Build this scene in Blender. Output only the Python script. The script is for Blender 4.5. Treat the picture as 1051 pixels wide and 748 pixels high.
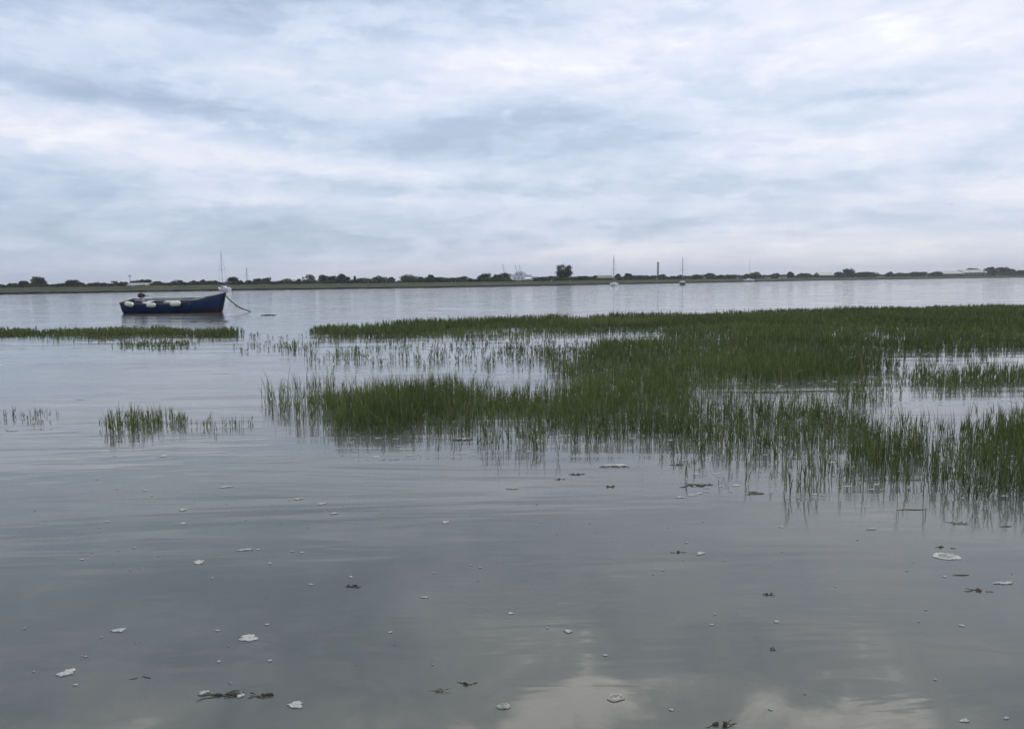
import bpy, bmesh, math, random
import numpy as np
from mathutils import Vector, Matrix
R = math.radians
random.seed(7); rng = np.random.default_rng(7)
for o in list(bpy.data.objects): bpy.data.objects.remove(o, do_unlink=True)
S = bpy.context.scene; COL = S.collection

# ------------------------------------------------------------------ camera
CAM_H = 1.6; FPX = 790.0; CX = 525.5; CY = 374.0
PITCH = math.atan(85.5/FPX); ROLL = 0.0115
fwd = Vector((0, math.cos(PITCH), -math.sin(PITCH)))
r0 = Vector((1, 0, 0)); u0 = Vector((0, math.sin(PITCH), math.cos(PITCH)))
rgt = r0*math.cos(ROLL) - u0*math.sin(ROLL); upv = r0*math.sin(ROLL) + u0*math.cos(ROLL)
cd = bpy.data.cameras.new('camera'); cam = bpy.data.objects.new('camera', cd); COL.objects.link(cam)
cam.matrix_world = Matrix(((rgt.x, upv.x, -fwd.x, 0), (rgt.y, upv.y, -fwd.y, 0), (rgt.z, upv.z, -fwd.z, CAM_H), (0, 0, 0, 1)))
cd.sensor_width = 36; cd.lens = 36*FPX/1051; cd.clip_start = 0.05; cd.clip_end = 20000
S.camera = cam
def ray(px, py): return fwd + rgt*((px-CX)/FPX) + upv*((CY-py)/FPX)
def at(px, py, z=0.0):
    d = ray(px, py); t = (z-CAM_H)/d.z
    return Vector((d.x*t, d.y*t, z))
def atY(px, py, Y):
    d = ray(px, py); t = Y/d.y
    return Vector((d.x*t, Y, CAM_H+d.z*t))
def project(x, y, z):
    vx, vy, vz = x, y, z-CAM_H
    f = vx*fwd.x+vy*fwd.y+vz*fwd.z
    return CX+FPX*(vx*rgt.x+vy*rgt.y+vz*rgt.z)/f, CY-FPX*(vx*upv.x+vy*upv.y+vz*upv.z)/f
def azel(px, py):
    d = ray(px, py).normalized()
    return math.degrees(math.atan2(d.x, d.y)), math.degrees(math.asin(d.z))

# ------------------------------------------------------------------ world
SUN_EL, SUN_AZ = 52.0, 24.0          # azimuth right of the view direction (+Y)
W = bpy.data.worlds.new('World'); S.world = W; W.use_nodes = True
nt = W.node_tree; nt.nodes.clear()
def N(t, tree=None, **kw):
    n = (tree or nt).nodes.new(t)
    for k, v in kw.items(): setattr(n, k, v)
    return n
def put(sock, v, tree):
    if v is None: return
    if isinstance(v, (int, float, tuple, list)): sock.default_value = v
    else: tree.links.new(v, sock)
def mth(op, a, b=None, c=None, tree=None, clamp=False):
    tree = tree or nt
    n = N('ShaderNodeMath', tree, operation=op, use_clamp=clamp)
    for s, v in zip(n.inputs, (a, b, c)): put(s, v, tree)
    return n.outputs[0]
tc = N('ShaderNodeTexCoord').outputs['Generated']
sep = N('ShaderNodeSeparateXYZ'); nt.links.new(tc, sep.inputs[0])
dx, dy, dz = sep.outputs
az = mth('MULTIPLY', mth('ARCTAN2', dx, dy), 57.2958)
el = mth('MULTIPLY', mth('ARCSINE', dz), 57.2958)
ab = mth('ABSOLUTE', dz)
def noise(vec, scale, detail=6, rough=.55, dist=0.0, tree=None):
    tree = tree or nt
    n = N('ShaderNodeTexNoise', tree); tree.links.new(vec, n.inputs['Vector'])
    n.inputs['Scale'].default_value = scale; n.inputs['Detail'].default_value = detail
    n.inputs['Roughness'].default_value = rough; n.inputs['Distortion'].default_value = dist
    return n.outputs['Fac']
def comb(x, y, z=0.0):
    n = N('ShaderNodeCombineXYZ')
    for s, v in zip(n.inputs, (x, y, z)): put(s, v, nt)
    return n.outputs[0]
den = mth('ADD', ab, 0.13)
plane = comb(mth('DIVIDE', dx, den), mth('DIVIDE', dy, den))
planeS = comb(mth('MULTIPLY', mth('DIVIDE', dx, den), .55), mth('DIVIDE', dy, den), 3.1)
nA = noise(planeS, 1.5, 9, .56, .35)
nB = noise(comb(mth('MULTIPLY', mth('DIVIDE', dx, den), .7), mth('DIVIDE', dy, den), 1.2), 3.4, 9, .56, .3)
nD = noise(comb(mth('MULTIPLY', mth('DIVIDE', dx, den), .8), mth('DIVIDE', dy, den), 5.2), 9.0, 9, .6, .6)
nC = noise(comb(mth('MULTIPLY', az, .05), mth('MULTIPLY', el, .28), 7.7), 1.6, 7, .55, .4)
# warped direction coordinates for the individual cloud banks
w1 = mth('MULTIPLY', mth('SUBTRACT', noise(comb(mth('MULTIPLY', az, .12), mth('MULTIPLY', el, .3), 2.), 1.3, 6, .6), .5), 16.)
w2 = mth('MULTIPLY', mth('SUBTRACT', noise(comb(mth('MULTIPLY', az, .14), mth('MULTIPLY', el, .35), 9.), 1.5, 7, .62), .5), 6.5)
azw = mth('ADD', az, w1); elw = mth('ADD', el, w2)
azf = mth('ADD', az, mth('MULTIPLY', w1, .5)); elf = mth('ADD', el, mth('MULTIPLY', w2, .35))
def bank(px, py, wpx, hpx, amp, rot=0.0, fine=False, hard=1.0):
    a0, e0 = azel(px, py)
    sa = math.degrees(wpx/FPX); se = math.degrees(hpx/FPX)
    u = mth('SUBTRACT', azf if fine else azw, a0); v = mth('SUBTRACT', elf if fine else elw, e0)
    if rot: v = mth('SUBTRACT', v, mth('MULTIPLY', u, rot))
    q = mth('ADD', mth('POWER', mth('ABSOLUTE', mth('DIVIDE', u, sa)), 2.), mth('POWER', mth('ABSOLUTE', mth('DIVIDE', v, se)), 2.))
    g = mth('EXPONENT', mth('MULTIPLY', mth('POWER', q, hard), -1.0))
    return mth('MULTIPLY', g, amp)
banks = [  # photograph pixel centre, half sizes, brightness
    (250, 163, 190, 14, .33, -.05, True, 1.4), (60, 128, 130, 13, .24, 0, True, 1.3), (255, 205, 75, 7, .28, 0, True, 1),
    (170, 105, 150, 11, -.32, -.09, True, 1.4), (530, 138, 175, 24, -.30, .02, True, 2.2), (650, 115, 60, 14, -.12, 0, False, 1.2),
    (905, 97, 70, 5, -.20, 0, True, 1), (960, 42, 130, 20, .06, 0, False, 1.3), (840, 145, 160, 14, .09, 0, True, 1.3),
    (560, 62, 220, 24, .16, 0, False, 1.2), (530, 122, 9, 7, .20, 0, True, 1), (760, 236, 80, 4, .14, 0, True, 1.2),
    (120, 60, 180, 26, -.04, 0, False, 1), (100, 235, 330, 36, -.13, 0, False, 1.2), (520, 215, 260, 24, -.12, 0, False, 1.2),
    (720, 266, 440, 20, .27, 0, True, 1.6), (700, 300, 500, 16, .10, 0, True, 1.6), (930, 205, 90, 7, .10, 0, True, 1), (820, 180, 220, 10, -.06, 0, True, 1),
    (700, 190, 120, 12, -.06, 0, False, 1), (180, 283, 220, 12, .17, 0, True, 1),
]
c = mth('MULTIPLY', mth('SUBTRACT', nA, .5), .45)
c = mth('ADD', c, mth('MULTIPLY', mth('SUBTRACT', nB, .5), .36))
c = mth('ADD', c, mth('MULTIPLY', mth('SUBTRACT', nD, .5), .20))
c = mth('ADD', c, mth('MULTIPLY', mth('SUBTRACT', nC, .5), .36))
def edge(v, a, b, k):
    n = N('ShaderNodeMapRange', interpolation_type='SMOOTHSTEP'); nt.links.new(v, n.inputs[0])
    for i, q in enumerate((a, b, -k/2, k/2)): n.inputs[i+1].default_value = q
    return n.outputs[0]
# two decks of stratocumulus with their own edges
e1 = noise(comb(mth('MULTIPLY', az, .060), mth('MULTIPLY', el, .20), 3.3), 1.5, 9, .56, .25)
e2 = noise(comb(mth('MULTIPLY', az, .17), mth('MULTIPLY', el, .42), 8.3), 1.6, 9, .58, .25)
c = mth('ADD', c, edge(e1, .45, .56, .15))
c = mth('ADD', c, edge(e2, .47, .60, .09))
c = mth('ADD', c, .40)
hi = noise(comb(mth('MULTIPLY', az, .055), mth('MULTIPLY', el, .13), 4.4), 1.7, 8, .55, .7)
c = mth('ADD', c, mth('MULTIPLY', mth('SUBTRACT', hi, .47), mth('MULTIPLY', mth('MINIMUM', mth('MAXIMUM', mth('SUBTRACT', el, 17.), 0.), 10.), .34)))
# lighter towards the upper right, where the veiled sun stands
c = mth('ADD', c, mth('MULTIPLY', mth('MINIMUM', mth('MAXIMUM', el, 0.), 22.), .0095))
c = mth('ADD', c, mth('MULTIPLY', mth('MINIMUM', mth('MAXIMUM', az, -35.), 35.), .0022))
for b in banks: c = mth('ADD', c, bank(*b))
# higher clouds above the frame, mirrored in the near water (same direction grid)
def high(a0, e0, sa, se, amp, hard=1.2, rot=0.):
    u = mth('DIVIDE', mth('SUBTRACT', azw, a0), sa)
    v = mth('SUBTRACT', elw, e0)
    if rot: v = mth('SUBTRACT', v, mth('MULTIPLY', mth('SUBTRACT', azw, a0), rot))
    v = mth('DIVIDE', v, se)
    q = mth('ADD', mth('MULTIPLY', u, u), mth('MULTIPLY', v, v))
    return mth('MULTIPLY', mth('EXPONENT', mth('MULTIPLY', mth('POWER', q, hard), -1.)), amp)
for b in [(-20, 22.5, 22, 5.0, -.5), (9, 29.5, 17, 4.2, .62), (28, 30, 10, 4, .55), (26, 24, 8, 1.4, .3), (-6, 26.5, 5, 1.2, .35), (-12, 33, 7, 2, .3), (-4, 36, 16, 4, .7), (22, 25.6, 8, 1.5, -.35), (2, 22.5, 8, 1.8, -.3),
          (24, 52, 26, 16, 1.1), (-26, 33, 9, 3, .35)]:
    c = mth('ADD', c, high(*b))
ramp = N('ShaderNodeValToRGB'); cr = ramp.color_ramp
cr.interpolation = 'LINEAR'
stops = [(0.0, (.28, .36, .47)), (.16, (.38, .455, .58)), (.30, (.50, .555, .67)), (.45, (.63, .645, .715)), (.60, (.77, .765, .80)), (.72, (.95, .93, .94)), (1.0, (2.3, 2.17, 2.08))]
cr.elements[0].position = 0; cr.elements[0].color = (*stops[0][1], 1)
cr.elements[1].position = 1; cr.elements[1].color = (*stops[-1][1], 1)
for p, q in stops[1:-1]:
    e = cr.elements.new(p); e.color = (*q, 1)
nt.links.new(mth('MULTIPLY', c, .6, clamp=True), ramp.inputs[0])
sky = N('ShaderNodeTexSky', sky_type='NISHITA'); sky.sun_disc = False
sky.sun_elevation = R(SUN_EL); sky.sun_rotation = R(SUN_AZ); sky.dust_density = 2.5
sc = N('ShaderNodeVectorMath', operation='SCALE'); nt.links.new(ramp.outputs[0], sc.inputs[0]); sc.inputs['Scale'].default_value = 9.2
mx = N('ShaderNodeMix', data_type='RGBA'); mx.inputs[0].default_value = .90
nt.links.new(sky.outputs[0], mx.inputs[6]); nt.links.new(sc.outputs[0], mx.inputs[7])
bg = N('ShaderNodeBackground'); bg.inputs['Strength'].default_value = .1
nt.links.new(mx.outputs[2], bg.inputs['Color'])
out = N('ShaderNodeOutputWorld'); nt.links.new(bg.outputs[0], out.inputs[0])

sl = bpy.data.lights.new('sun', 'SUN'); sl.energy = .9; sl.angle = R(14); sl.color = (1, .95, .88)
so = bpy.data.objects.new('sun', sl); COL.objects.link(so)
sd = Vector((math.sin(R(SUN_AZ))*math.cos(R(SUN_EL)), math.cos(R(SUN_AZ))*math.cos(R(SUN_EL)), math.sin(R(SUN_EL))))
so.rotation_euler = sd.to_track_quat('Z', 'Y').to_euler(); so.location = (20, 20, 60)
S.view_settings.view_transform = 'Standard'; S.view_settings.look = 'None'
S.view_settings.exposure = 0.60; S.view_settings.gamma = 1
S.render.engine = 'CYCLES'; S.render.resolution_x = 1024; S.render.resolution_y = 728

# ------------------------------------------------------------------ materials
def mat(name, col, rough=.7, metal=0., var=.0, vscale=3., col2=None, trans=0., spec=.5, bump=0., bscale=20.):
    m = bpy.data.materials.new(name); m.use_nodes = True; t = m.node_tree; p = t.nodes['Principled BSDF']
    p.inputs['Roughness'].default_value = rough; p.inputs['Metallic'].default_value = metal
    p.inputs['Specular IOR Level'].default_value = spec
    g = N('ShaderNodeNewGeometry', t)
    nn = noise(g.outputs['Position'], vscale, 5, .6, 0, t)
    mxn = N('ShaderNodeMix', t, data_type='RGBA')
    c2 = col2 or tuple(min(1, v*(1+var)) for v in col); c1 = col if col2 else tuple(v*(1-var) for v in col)
    mxn.inputs[6].default_value = (*c1, 1); mxn.inputs[7].default_value = (*c2, 1)
    mr = N('ShaderNodeMapRange', t); mr.inputs[1].default_value = .3; mr.inputs[2].default_value = .7
    t.links.new(nn, mr.inputs[0]); t.links.new(mr.outputs[0], mxn.inputs[0])
    t.links.new(mxn.outputs[2], p.inputs['Base Color'])
    if bump:
        bn = noise(g.outputs['Position'], bscale, 5, .6, 0, t)
        b = N('ShaderNodeBump', t); b.inputs['Strength'].default_value = bump; b.inputs['Distance'].default_value = .02
        t.links.new(bn, b.inputs['Height']); t.links.new(b.outputs[0], p.inputs['Normal'])
    if trans:
        o = [n for n in t.nodes if n.type == 'OUTPUT_MATERIAL'][0]
        tr = N('ShaderNodeBsdfTranslucent', t); t.links.new(mxn.outputs[2], tr.inputs[0])
        ms = N('ShaderNodeMixShader', t); ms.inputs[0].default_value = trans
        t.links.new(p.outputs[0], ms.inputs[1]); t.links.new(tr.outputs[0], ms.inputs[2]); t.links.new(ms.outputs[0], o.inputs[0])
    return m

# ------------------------------------------------------------------ mesh helpers
def tag(o, label=None, cat=None, group=None, kind=None):
    if label: o['label'] = label
    if cat: o['category'] = cat
    if group: o['group'] = group
    if kind: o['kind'] = kind
    return o
def empty(name, loc, rz=0., **kw):
    o = bpy.data.objects.new(name, None); COL.objects.link(o); o.location = loc; o.rotation_euler = (0, 0, rz)
    o.empty_display_size = .2
    return tag(o, **kw)
def meshobj(name, verts, faces, m, parent=None, smooth=False, loc=None):
    me = bpy.data.meshes.new(name); me.from_pydata([tuple(v) for v in verts], [], faces); me.update()
    if m: me.materials.append(m)
    if smooth: me.polygons.foreach_set('use_smooth', [True]*len(me.polygons))
    o = bpy.data.objects.new(name, me); COL.objects.link(o)
    if parent: o.parent = parent
    if loc is not None: o.location = loc
    return o
class MB:
    def __init__(s): s.v = []; s.f = []
    def add(s, v, f):
        k = len(s.v); s.v += [tuple(q) for q in v]; s.f += [tuple(i+k for i in g) for g in f]; return s
    def box(s, cx, cy, cz, sx, sy, sz, rz=0.):
        ca, sa = math.cos(rz), math.sin(rz); v = []
        for k in (-.5, .5):
            for i, j in ((-.5, -.5), (.5, -.5), (.5, .5), (-.5, .5)):
                x, y = i*sx, j*sy; v.append((cx+x*ca-y*sa, cy+x*sa+y*ca, cz+k*sz))
        return s.add(v, [(3, 2, 1, 0), (4, 5, 6, 7), (0, 1, 5, 4), (1, 2, 6, 5), (2, 3, 7, 6), (3, 0, 4, 7)])
    def tube(s, pts, rad, n=8):
        pts = [Vector(p) for p in pts]; rad = rad if isinstance(rad, (list, tuple)) else [rad]*len(pts)
        v = []; f = []
        for i, p in enumerate(pts):
            d = (pts[min(i+1, len(pts)-1)]-pts[max(i-1, 0)]).normalized()
            a = d.cross(Vector((0, 0, 1)) if abs(d.z) < .9 else Vector((1, 0, 0))).normalized(); b = d.cross(a)
            for k in range(n):
                t = 2*math.pi*k/n; v.append(p+(a*math.cos(t)+b*math.sin(t))*rad[i])
        for i in range(len(pts)-1):
            for k in range(n): f.append((i*n+k, i*n+(k+1) % n, (i+1)*n+(k+1) % n, (i+1)*n+k))
        f.append(tuple(range(n))); f.append(tuple((len(pts)-1)*n+k for k in reversed(range(n))))
        return s.add(v, f)
    def build(s, name, m, parent=None, smooth=False): return meshobj(name, s.v, s.f, m, parent, smooth)

def fast_mesh(name, V, F4, m, attr=None, parent=None):
    """V (n,3), F4 (k,4) quads"""
    me = bpy.data.meshes.new(name); n = len(V); k = len(F4)
    me.vertices.add(n); me.vertices.foreach_set('co', V.astype(np.float32).ravel())
    me.loops.add(k*4); me.loops.foreach_set('vertex_index', F4.astype(np.int32).ravel())
    me.polygons.add(k); me.polygons.foreach_set('loop_start', np.arange(0, k*4, 4, dtype=np.int32))
    if attr is not None:
        a = me.attributes.new('tint', 'FLOAT', 'POINT'); a.data.foreach_set('value', attr.astype(np.float32))
    me.materials.append(m); me.update(calc_edges=True)
    o = bpy.data.objects.new(name, me); COL.objects.link(o)
    if parent: o.parent = parent
    return o
def value_noise(x, y, scale, seed=0):
    x = np.asarray(x)/scale; y = np.asarray(y)/scale
    xi = np.floor(x).astype(np.int64); yi = np.floor(y).astype(np.int64); xf = x-xi; yf = y-yi
    xf = xf*xf*(3-2*xf); yf = yf*yf*(3-2*yf)
    def h(a, b):
        n = (a*374761393+b*668265263+seed*974634777) & 0x7fffffff
        n = ((n ^ (n >> 13))*1274126177) & 0x7fffffff
        return ((n ^ (n >> 16)) & 0xffff)/65535.
    return (h(xi, yi)*(1-xf)+h(xi+1, yi)*xf)*(1-yf)+(h(xi, yi+1)*(1-xf)+h(xi+1, yi+1)*xf)*yf

# ------------------------------------------------------------------ water
EXT = 5000.
m = bpy.data.materials.new('estuary_water'); m.use_nodes = True; t = m.node_tree; P = t.nodes['Principled BSDF']
g = N('ShaderNodeNewGeometry', t).outputs['Position']
def mapped(vec, sx, sy, rot, tree):
    n = N('ShaderNodeMapping', tree); tree.links.new(vec, n.inputs[0]); n.inputs['Scale'].default_value = (sx, sy, 1); n.inputs['Rotation'].default_value = (0, 0, R(rot)); return n.outputs[0]
def mr(v, a, b, c_, d, tree):
    n = N('ShaderNodeMapRange', tree); tree.links.new(v, n.inputs[0])
    for i, q in enumerate((a, b, c_, d)): n.inputs[i+1].default_value = q
    return n.outputs[0]
silt = noise(mapped(g, .55, .9, 12, t), .6, 5, .55, .8, t)
mxw = N('ShaderNodeMix', t, data_type='RGBA'); t.links.new(mr(silt, .3, .7, 0, 1, t), mxw.inputs[0])
mxw.inputs[6].default_value = (.066, .075, .072, 1); mxw.inputs[7].default_value = (.098, .107, .094, 1)
t.links.new(mxw.outputs[2], P.inputs['Base Color'])
P.inputs['IOR'].default_value = 1.333; P.inputs['Roughness'].default_value = .05
# wind streaks: where they pass the ripples are stronger
streak = mth('ADD', mth('MULTIPLY', noise(mapped(g, .10, .55, -26, t), 1.0, 5, .6, .6, t), .5, tree=t), mth('MULTIPLY', noise(mapped(g, .26, 1.6, -36, t), 1.0, 4, .5, .5, t), .5, tree=t), tree=t)
streak2 = noise(mapped(g, .018, .10, -4, t), 1.0, 4, .6, .3, t)
spos = N('ShaderNodeSeparateXYZ', t); t.links.new(g, spos.inputs[0])
far = mth('ADD', mr(spos.outputs[1], 4., 30., .11, .46, t), mr(spos.outputs[1], 34., 120., 0., 1.0, t), tree=t)
t.links.new(mth('MULTIPLY', mr(streak, .44, .58, .015, .12, t), mr(spos.outputs[1], 3., 12., .45, 1.2, t), tree=t), P.inputs['Roughness'])
amp = mth('MULTIPLY', mr(streak, .44, .58, .3, 2.3, t), mth('MULTIPLY', mr(streak2, .3, .7, .55, 1.2, t), far, tree=t), tree=t)
r1 = noise(mapped(g, 3.2, 7.5, -24, t), 1.0, 3, .5, .3, t)
r2 = noise(mapped(g, 1.1, 2.6, -38, t), 1.0, 3, .5, .2, t)
hgt = mth('ADD', mth('MULTIPLY', r1, .008, tree=t), mth('MULTIPLY', r2, .025, tree=t), tree=t)
r3 = noise(mapped(g, .22, 1.3, -34, t), 1.0, 3, .5, .5, t)
hgt = mth('ADD', mth('MULTIPLY', hgt, amp, tree=t), mth('MULTIPLY', r3, mth('MULTIPLY', mr(spos.outputs[1], 3.8, 6.5, .006, .050, t), mr(spos.outputs[1], 9., 20., 1., .45, t), tree=t), tree=t), tree=t)
bp = N('ShaderNodeBump', t); bp.inputs['Strength'].default_value = 1.; bp.inputs['Distance'].default_value = .55
t.links.new(hgt, bp.inputs['Height']); t.links.new(bp.outputs[0], P.inputs['Normal'])
WATER = m
wv = [(-EXT, -80, 0), (EXT, -80, 0), (EXT, EXT, 0), (-EXT, EXT, 0)]
tag(meshobj('water', wv, [(0, 1, 2, 3)], WATER), kind='structure')

# ------------------------------------------------------------------ far shore
def shore_y(px):          # water's edge of the far bank in the photograph
    return float(np.interp(px, [-900, 0, 240, 450, 640, 840, 1051, 1250, 1500], [318, 302.4, 298.3, 295.4, 291.8, 287.9, 284.75, 281.9, 278.6]))
def shore(px): return at(px, shore_y(px))
prof = [(-2, -.25), (-.1, -.02), (.5, .36), (2.5, .45), (12, .50), (24, .62), (31, 1.35), (34, 1.45), (37, 1.4), (45, .8), (400, .8)]
MARSH = mat('marsh_turf', (.026, .038, .022), 1., var=0, col2=(.050, .060, .032), vscale=.09, spec=.1, bump=.6, bscale=1.5)
MUD = mat('wet_mud', (.022, .022, .018), 1., var=.25, vscale=.4, spec=.05)
cols = []
pxs = list(np.arange(-900, 1500, 6.0))
V = []
for i, px in enumerate(pxs):
    p = shore(px)
    for j, (d, z) in enumerate(prof):
        dd = d + (random.uniform(-.5, .5) if 0 < j < 4 else 0)
        zz = z + (random.uniform(-.10, .10) if 2 <= j <= 8 else 0)
        V.append((p.x*(p.y+dd)/p.y, p.y+dd, zz))
    # far end of the land: straight on to the end of the sheet
    k = (EXT-5)/p.y
    V.append((max(-EXT+5, min(EXT-5, p.x*k)), EXT-5, .8))
n = len(prof)+1; F = []
for i in range(len(pxs)-1):
    for j in range(n-1): F.append((i*n+j, (i+1)*n+j, (i+1)*n+j+1, i*n+j+1))
bank_o = tag(meshobj('far_marsh_bank', V, F, MARSH), kind='structure')
bank_o.data.materials.append(MUD)
for p in bank_o.data.polygons:
    if p.index % (n-1) < 3: p.material_index = 1

# ------------------------------------------------------------------ leaf crowns
def leaf_mat(name, c1, c2):
    m = bpy.data.materials.new(name); m.use_nodes = True; t = m.node_tree; p = t.nodes['Principled BSDF']
    p.inputs['Roughness'].default_value = .75; p.inputs['Specular IOR Level'].default_value = .2
    a = N('ShaderNodeAttribute', t, attribute_name='tint'); mxn = N('ShaderNodeMix', t, data_type='RGBA')
    mxn.inputs[6].default_value = (*c1, 1); mxn.inputs[7].default_value = (*c2, 1)
    t.links.new(a.outputs['Fac'], mxn.inputs[0]); t.links.new(mxn.outputs[2], p.inputs['Base Color'])
    o = [q for q in t.nodes if q.type == 'OUTPUT_MATERIAL'][0]
    tr = N('ShaderNodeBsdfTranslucent', t); t.links.new(mxn.outputs[2], tr.inputs[0])
    ms = N('ShaderNodeMixShader', t); ms.inputs[0].default_value = .25
    t.links.new(p.outputs[0], ms.inputs[1]); t.links.new(tr.outputs[0], ms.inputs[2]); t.links.new(ms.outputs[0], o.inputs[0])
    return m
LEAFD = leaf_mat('leaves_dark', (.016, .024, .017), (.036, .050, .028))
LEAFM = leaf_mat('leaves_mid', (.035, .052, .026), (.065, .090, .040))
LEAFH = leaf_mat('leaves_hedge', (.022, .032, .022), (.055, .070, .036))
BARK = mat('bark', (.05, .04, .032), .9, var=.3)
def leaf_quads(C, size, tint):
    n = len(C)
    a = rng.normal(size=(n, 3)); a /= np.linalg.norm(a, axis=1)[:, None]
    b = rng.normal(size=(n, 3)); b -= a*(a*b).sum(1)[:, None]; b /= np.linalg.norm(b, axis=1)[:, None]
    s = size*rng.uniform(.6, 1.3, n)[:, None]
    V = np.stack([C-a*s*.5, C+b*s*.33, C+a*s*.55, C-b*s*.33], 1).reshape(-1, 3)
    F = np.arange(4*n).reshape(n, 4)
    return V, F, np.repeat(tint, 4)
def crown_pts(w, d, h, z0, lobes, per):
    C = []; T = []
    for k in range(lobes):
        fz = random.uniform(.08, .85) if k else .9; rr = math.sqrt(max(.08, 1-(max(0, fz-.30)/.68)**2))
        ang = random.uniform(0, 6.28); q = random.uniform(.1, 1.)**.6*.80*rr
        r = np.array([w, d, h*.9])*random.uniform(.17, .27)
        c = np.array([math.cos(ang)*q*w/2, math.sin(ang)*q*d/2, min(z0+fz*h, z0+h*1.0-r[2]*(.95+.25*(k%3)))])
        u = rng.normal(size=(per, 3)); u /= np.linalg.norm(u, axis=1)[:, None]
        p = c+u*r*(rng.uniform(.35, 1.08, per)**.6)[:, None]
        C.append(p); T.append(np.full(per, random.uniform(0, 1))*.6+rng.uniform(0, .4, per))
    C = np.concatenate(C); T = np.concatenate(T)
    k = (C[:, 2] > z0*.7) & (C[:, 2] < z0+h*1.02)
    return C[k], T[k]
def make_tree(px, wpx, ytop, back, label, m=LEAFD, shape='round', cat='tree', name='tree', trunkf=.03):
    s = shore(px); Y = s.y+back
    top = atY(px, ytop, Y); h = top.z-.75; w = wpx/FPX*Y*1.16; d = w*random.uniform(.8, 1.1)
    o = empty(name, (top.x, Y, .75), label=label, cat=cat, group='trees and bushes beyond the far bank')
    z0 = h*trunkf
    lobes = 20 if w < 9 else 30
    C, T = crown_pts(w, d, h-z0, z0, lobes, 90)
    if shape == 'square':
        C, T = crown_pts(w*1.05, d, (h-z0)*1.05, z0, 34, 90)
        C[:, 0] = np.sign(C[:, 0])*(np.abs(C[:, 0])/(w/2))**.75*(w/2); C[:, 2] = np.minimum(C[:, 2], h-rng.uniform(0, .4, len(C)))
    V_, F_, A_ = leaf_quads(C, max(.32, Y/FPX*1.15), T)
    fast_mesh('crown', V_, F_, m, A_, o)
    mb = MB(); mb.tube([(0, 0, -.1), (.05, 0, h*.3), (-.05, .05, h*.62)], [.05*h**.8, .035*h**.8, .015*h**.8], 6)
    for k in range(4):
        a = k*1.6+random.random(); mb.tube([(0, 0, h*(.2+.07*k)), (math.cos(a)*w*.28, math.sin(a)*d*.28, h*(.5+.08*k))], [.02*h**.8, .008*h**.8], 5)
    mb.build('trunk', BARK, o)
    return o
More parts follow.
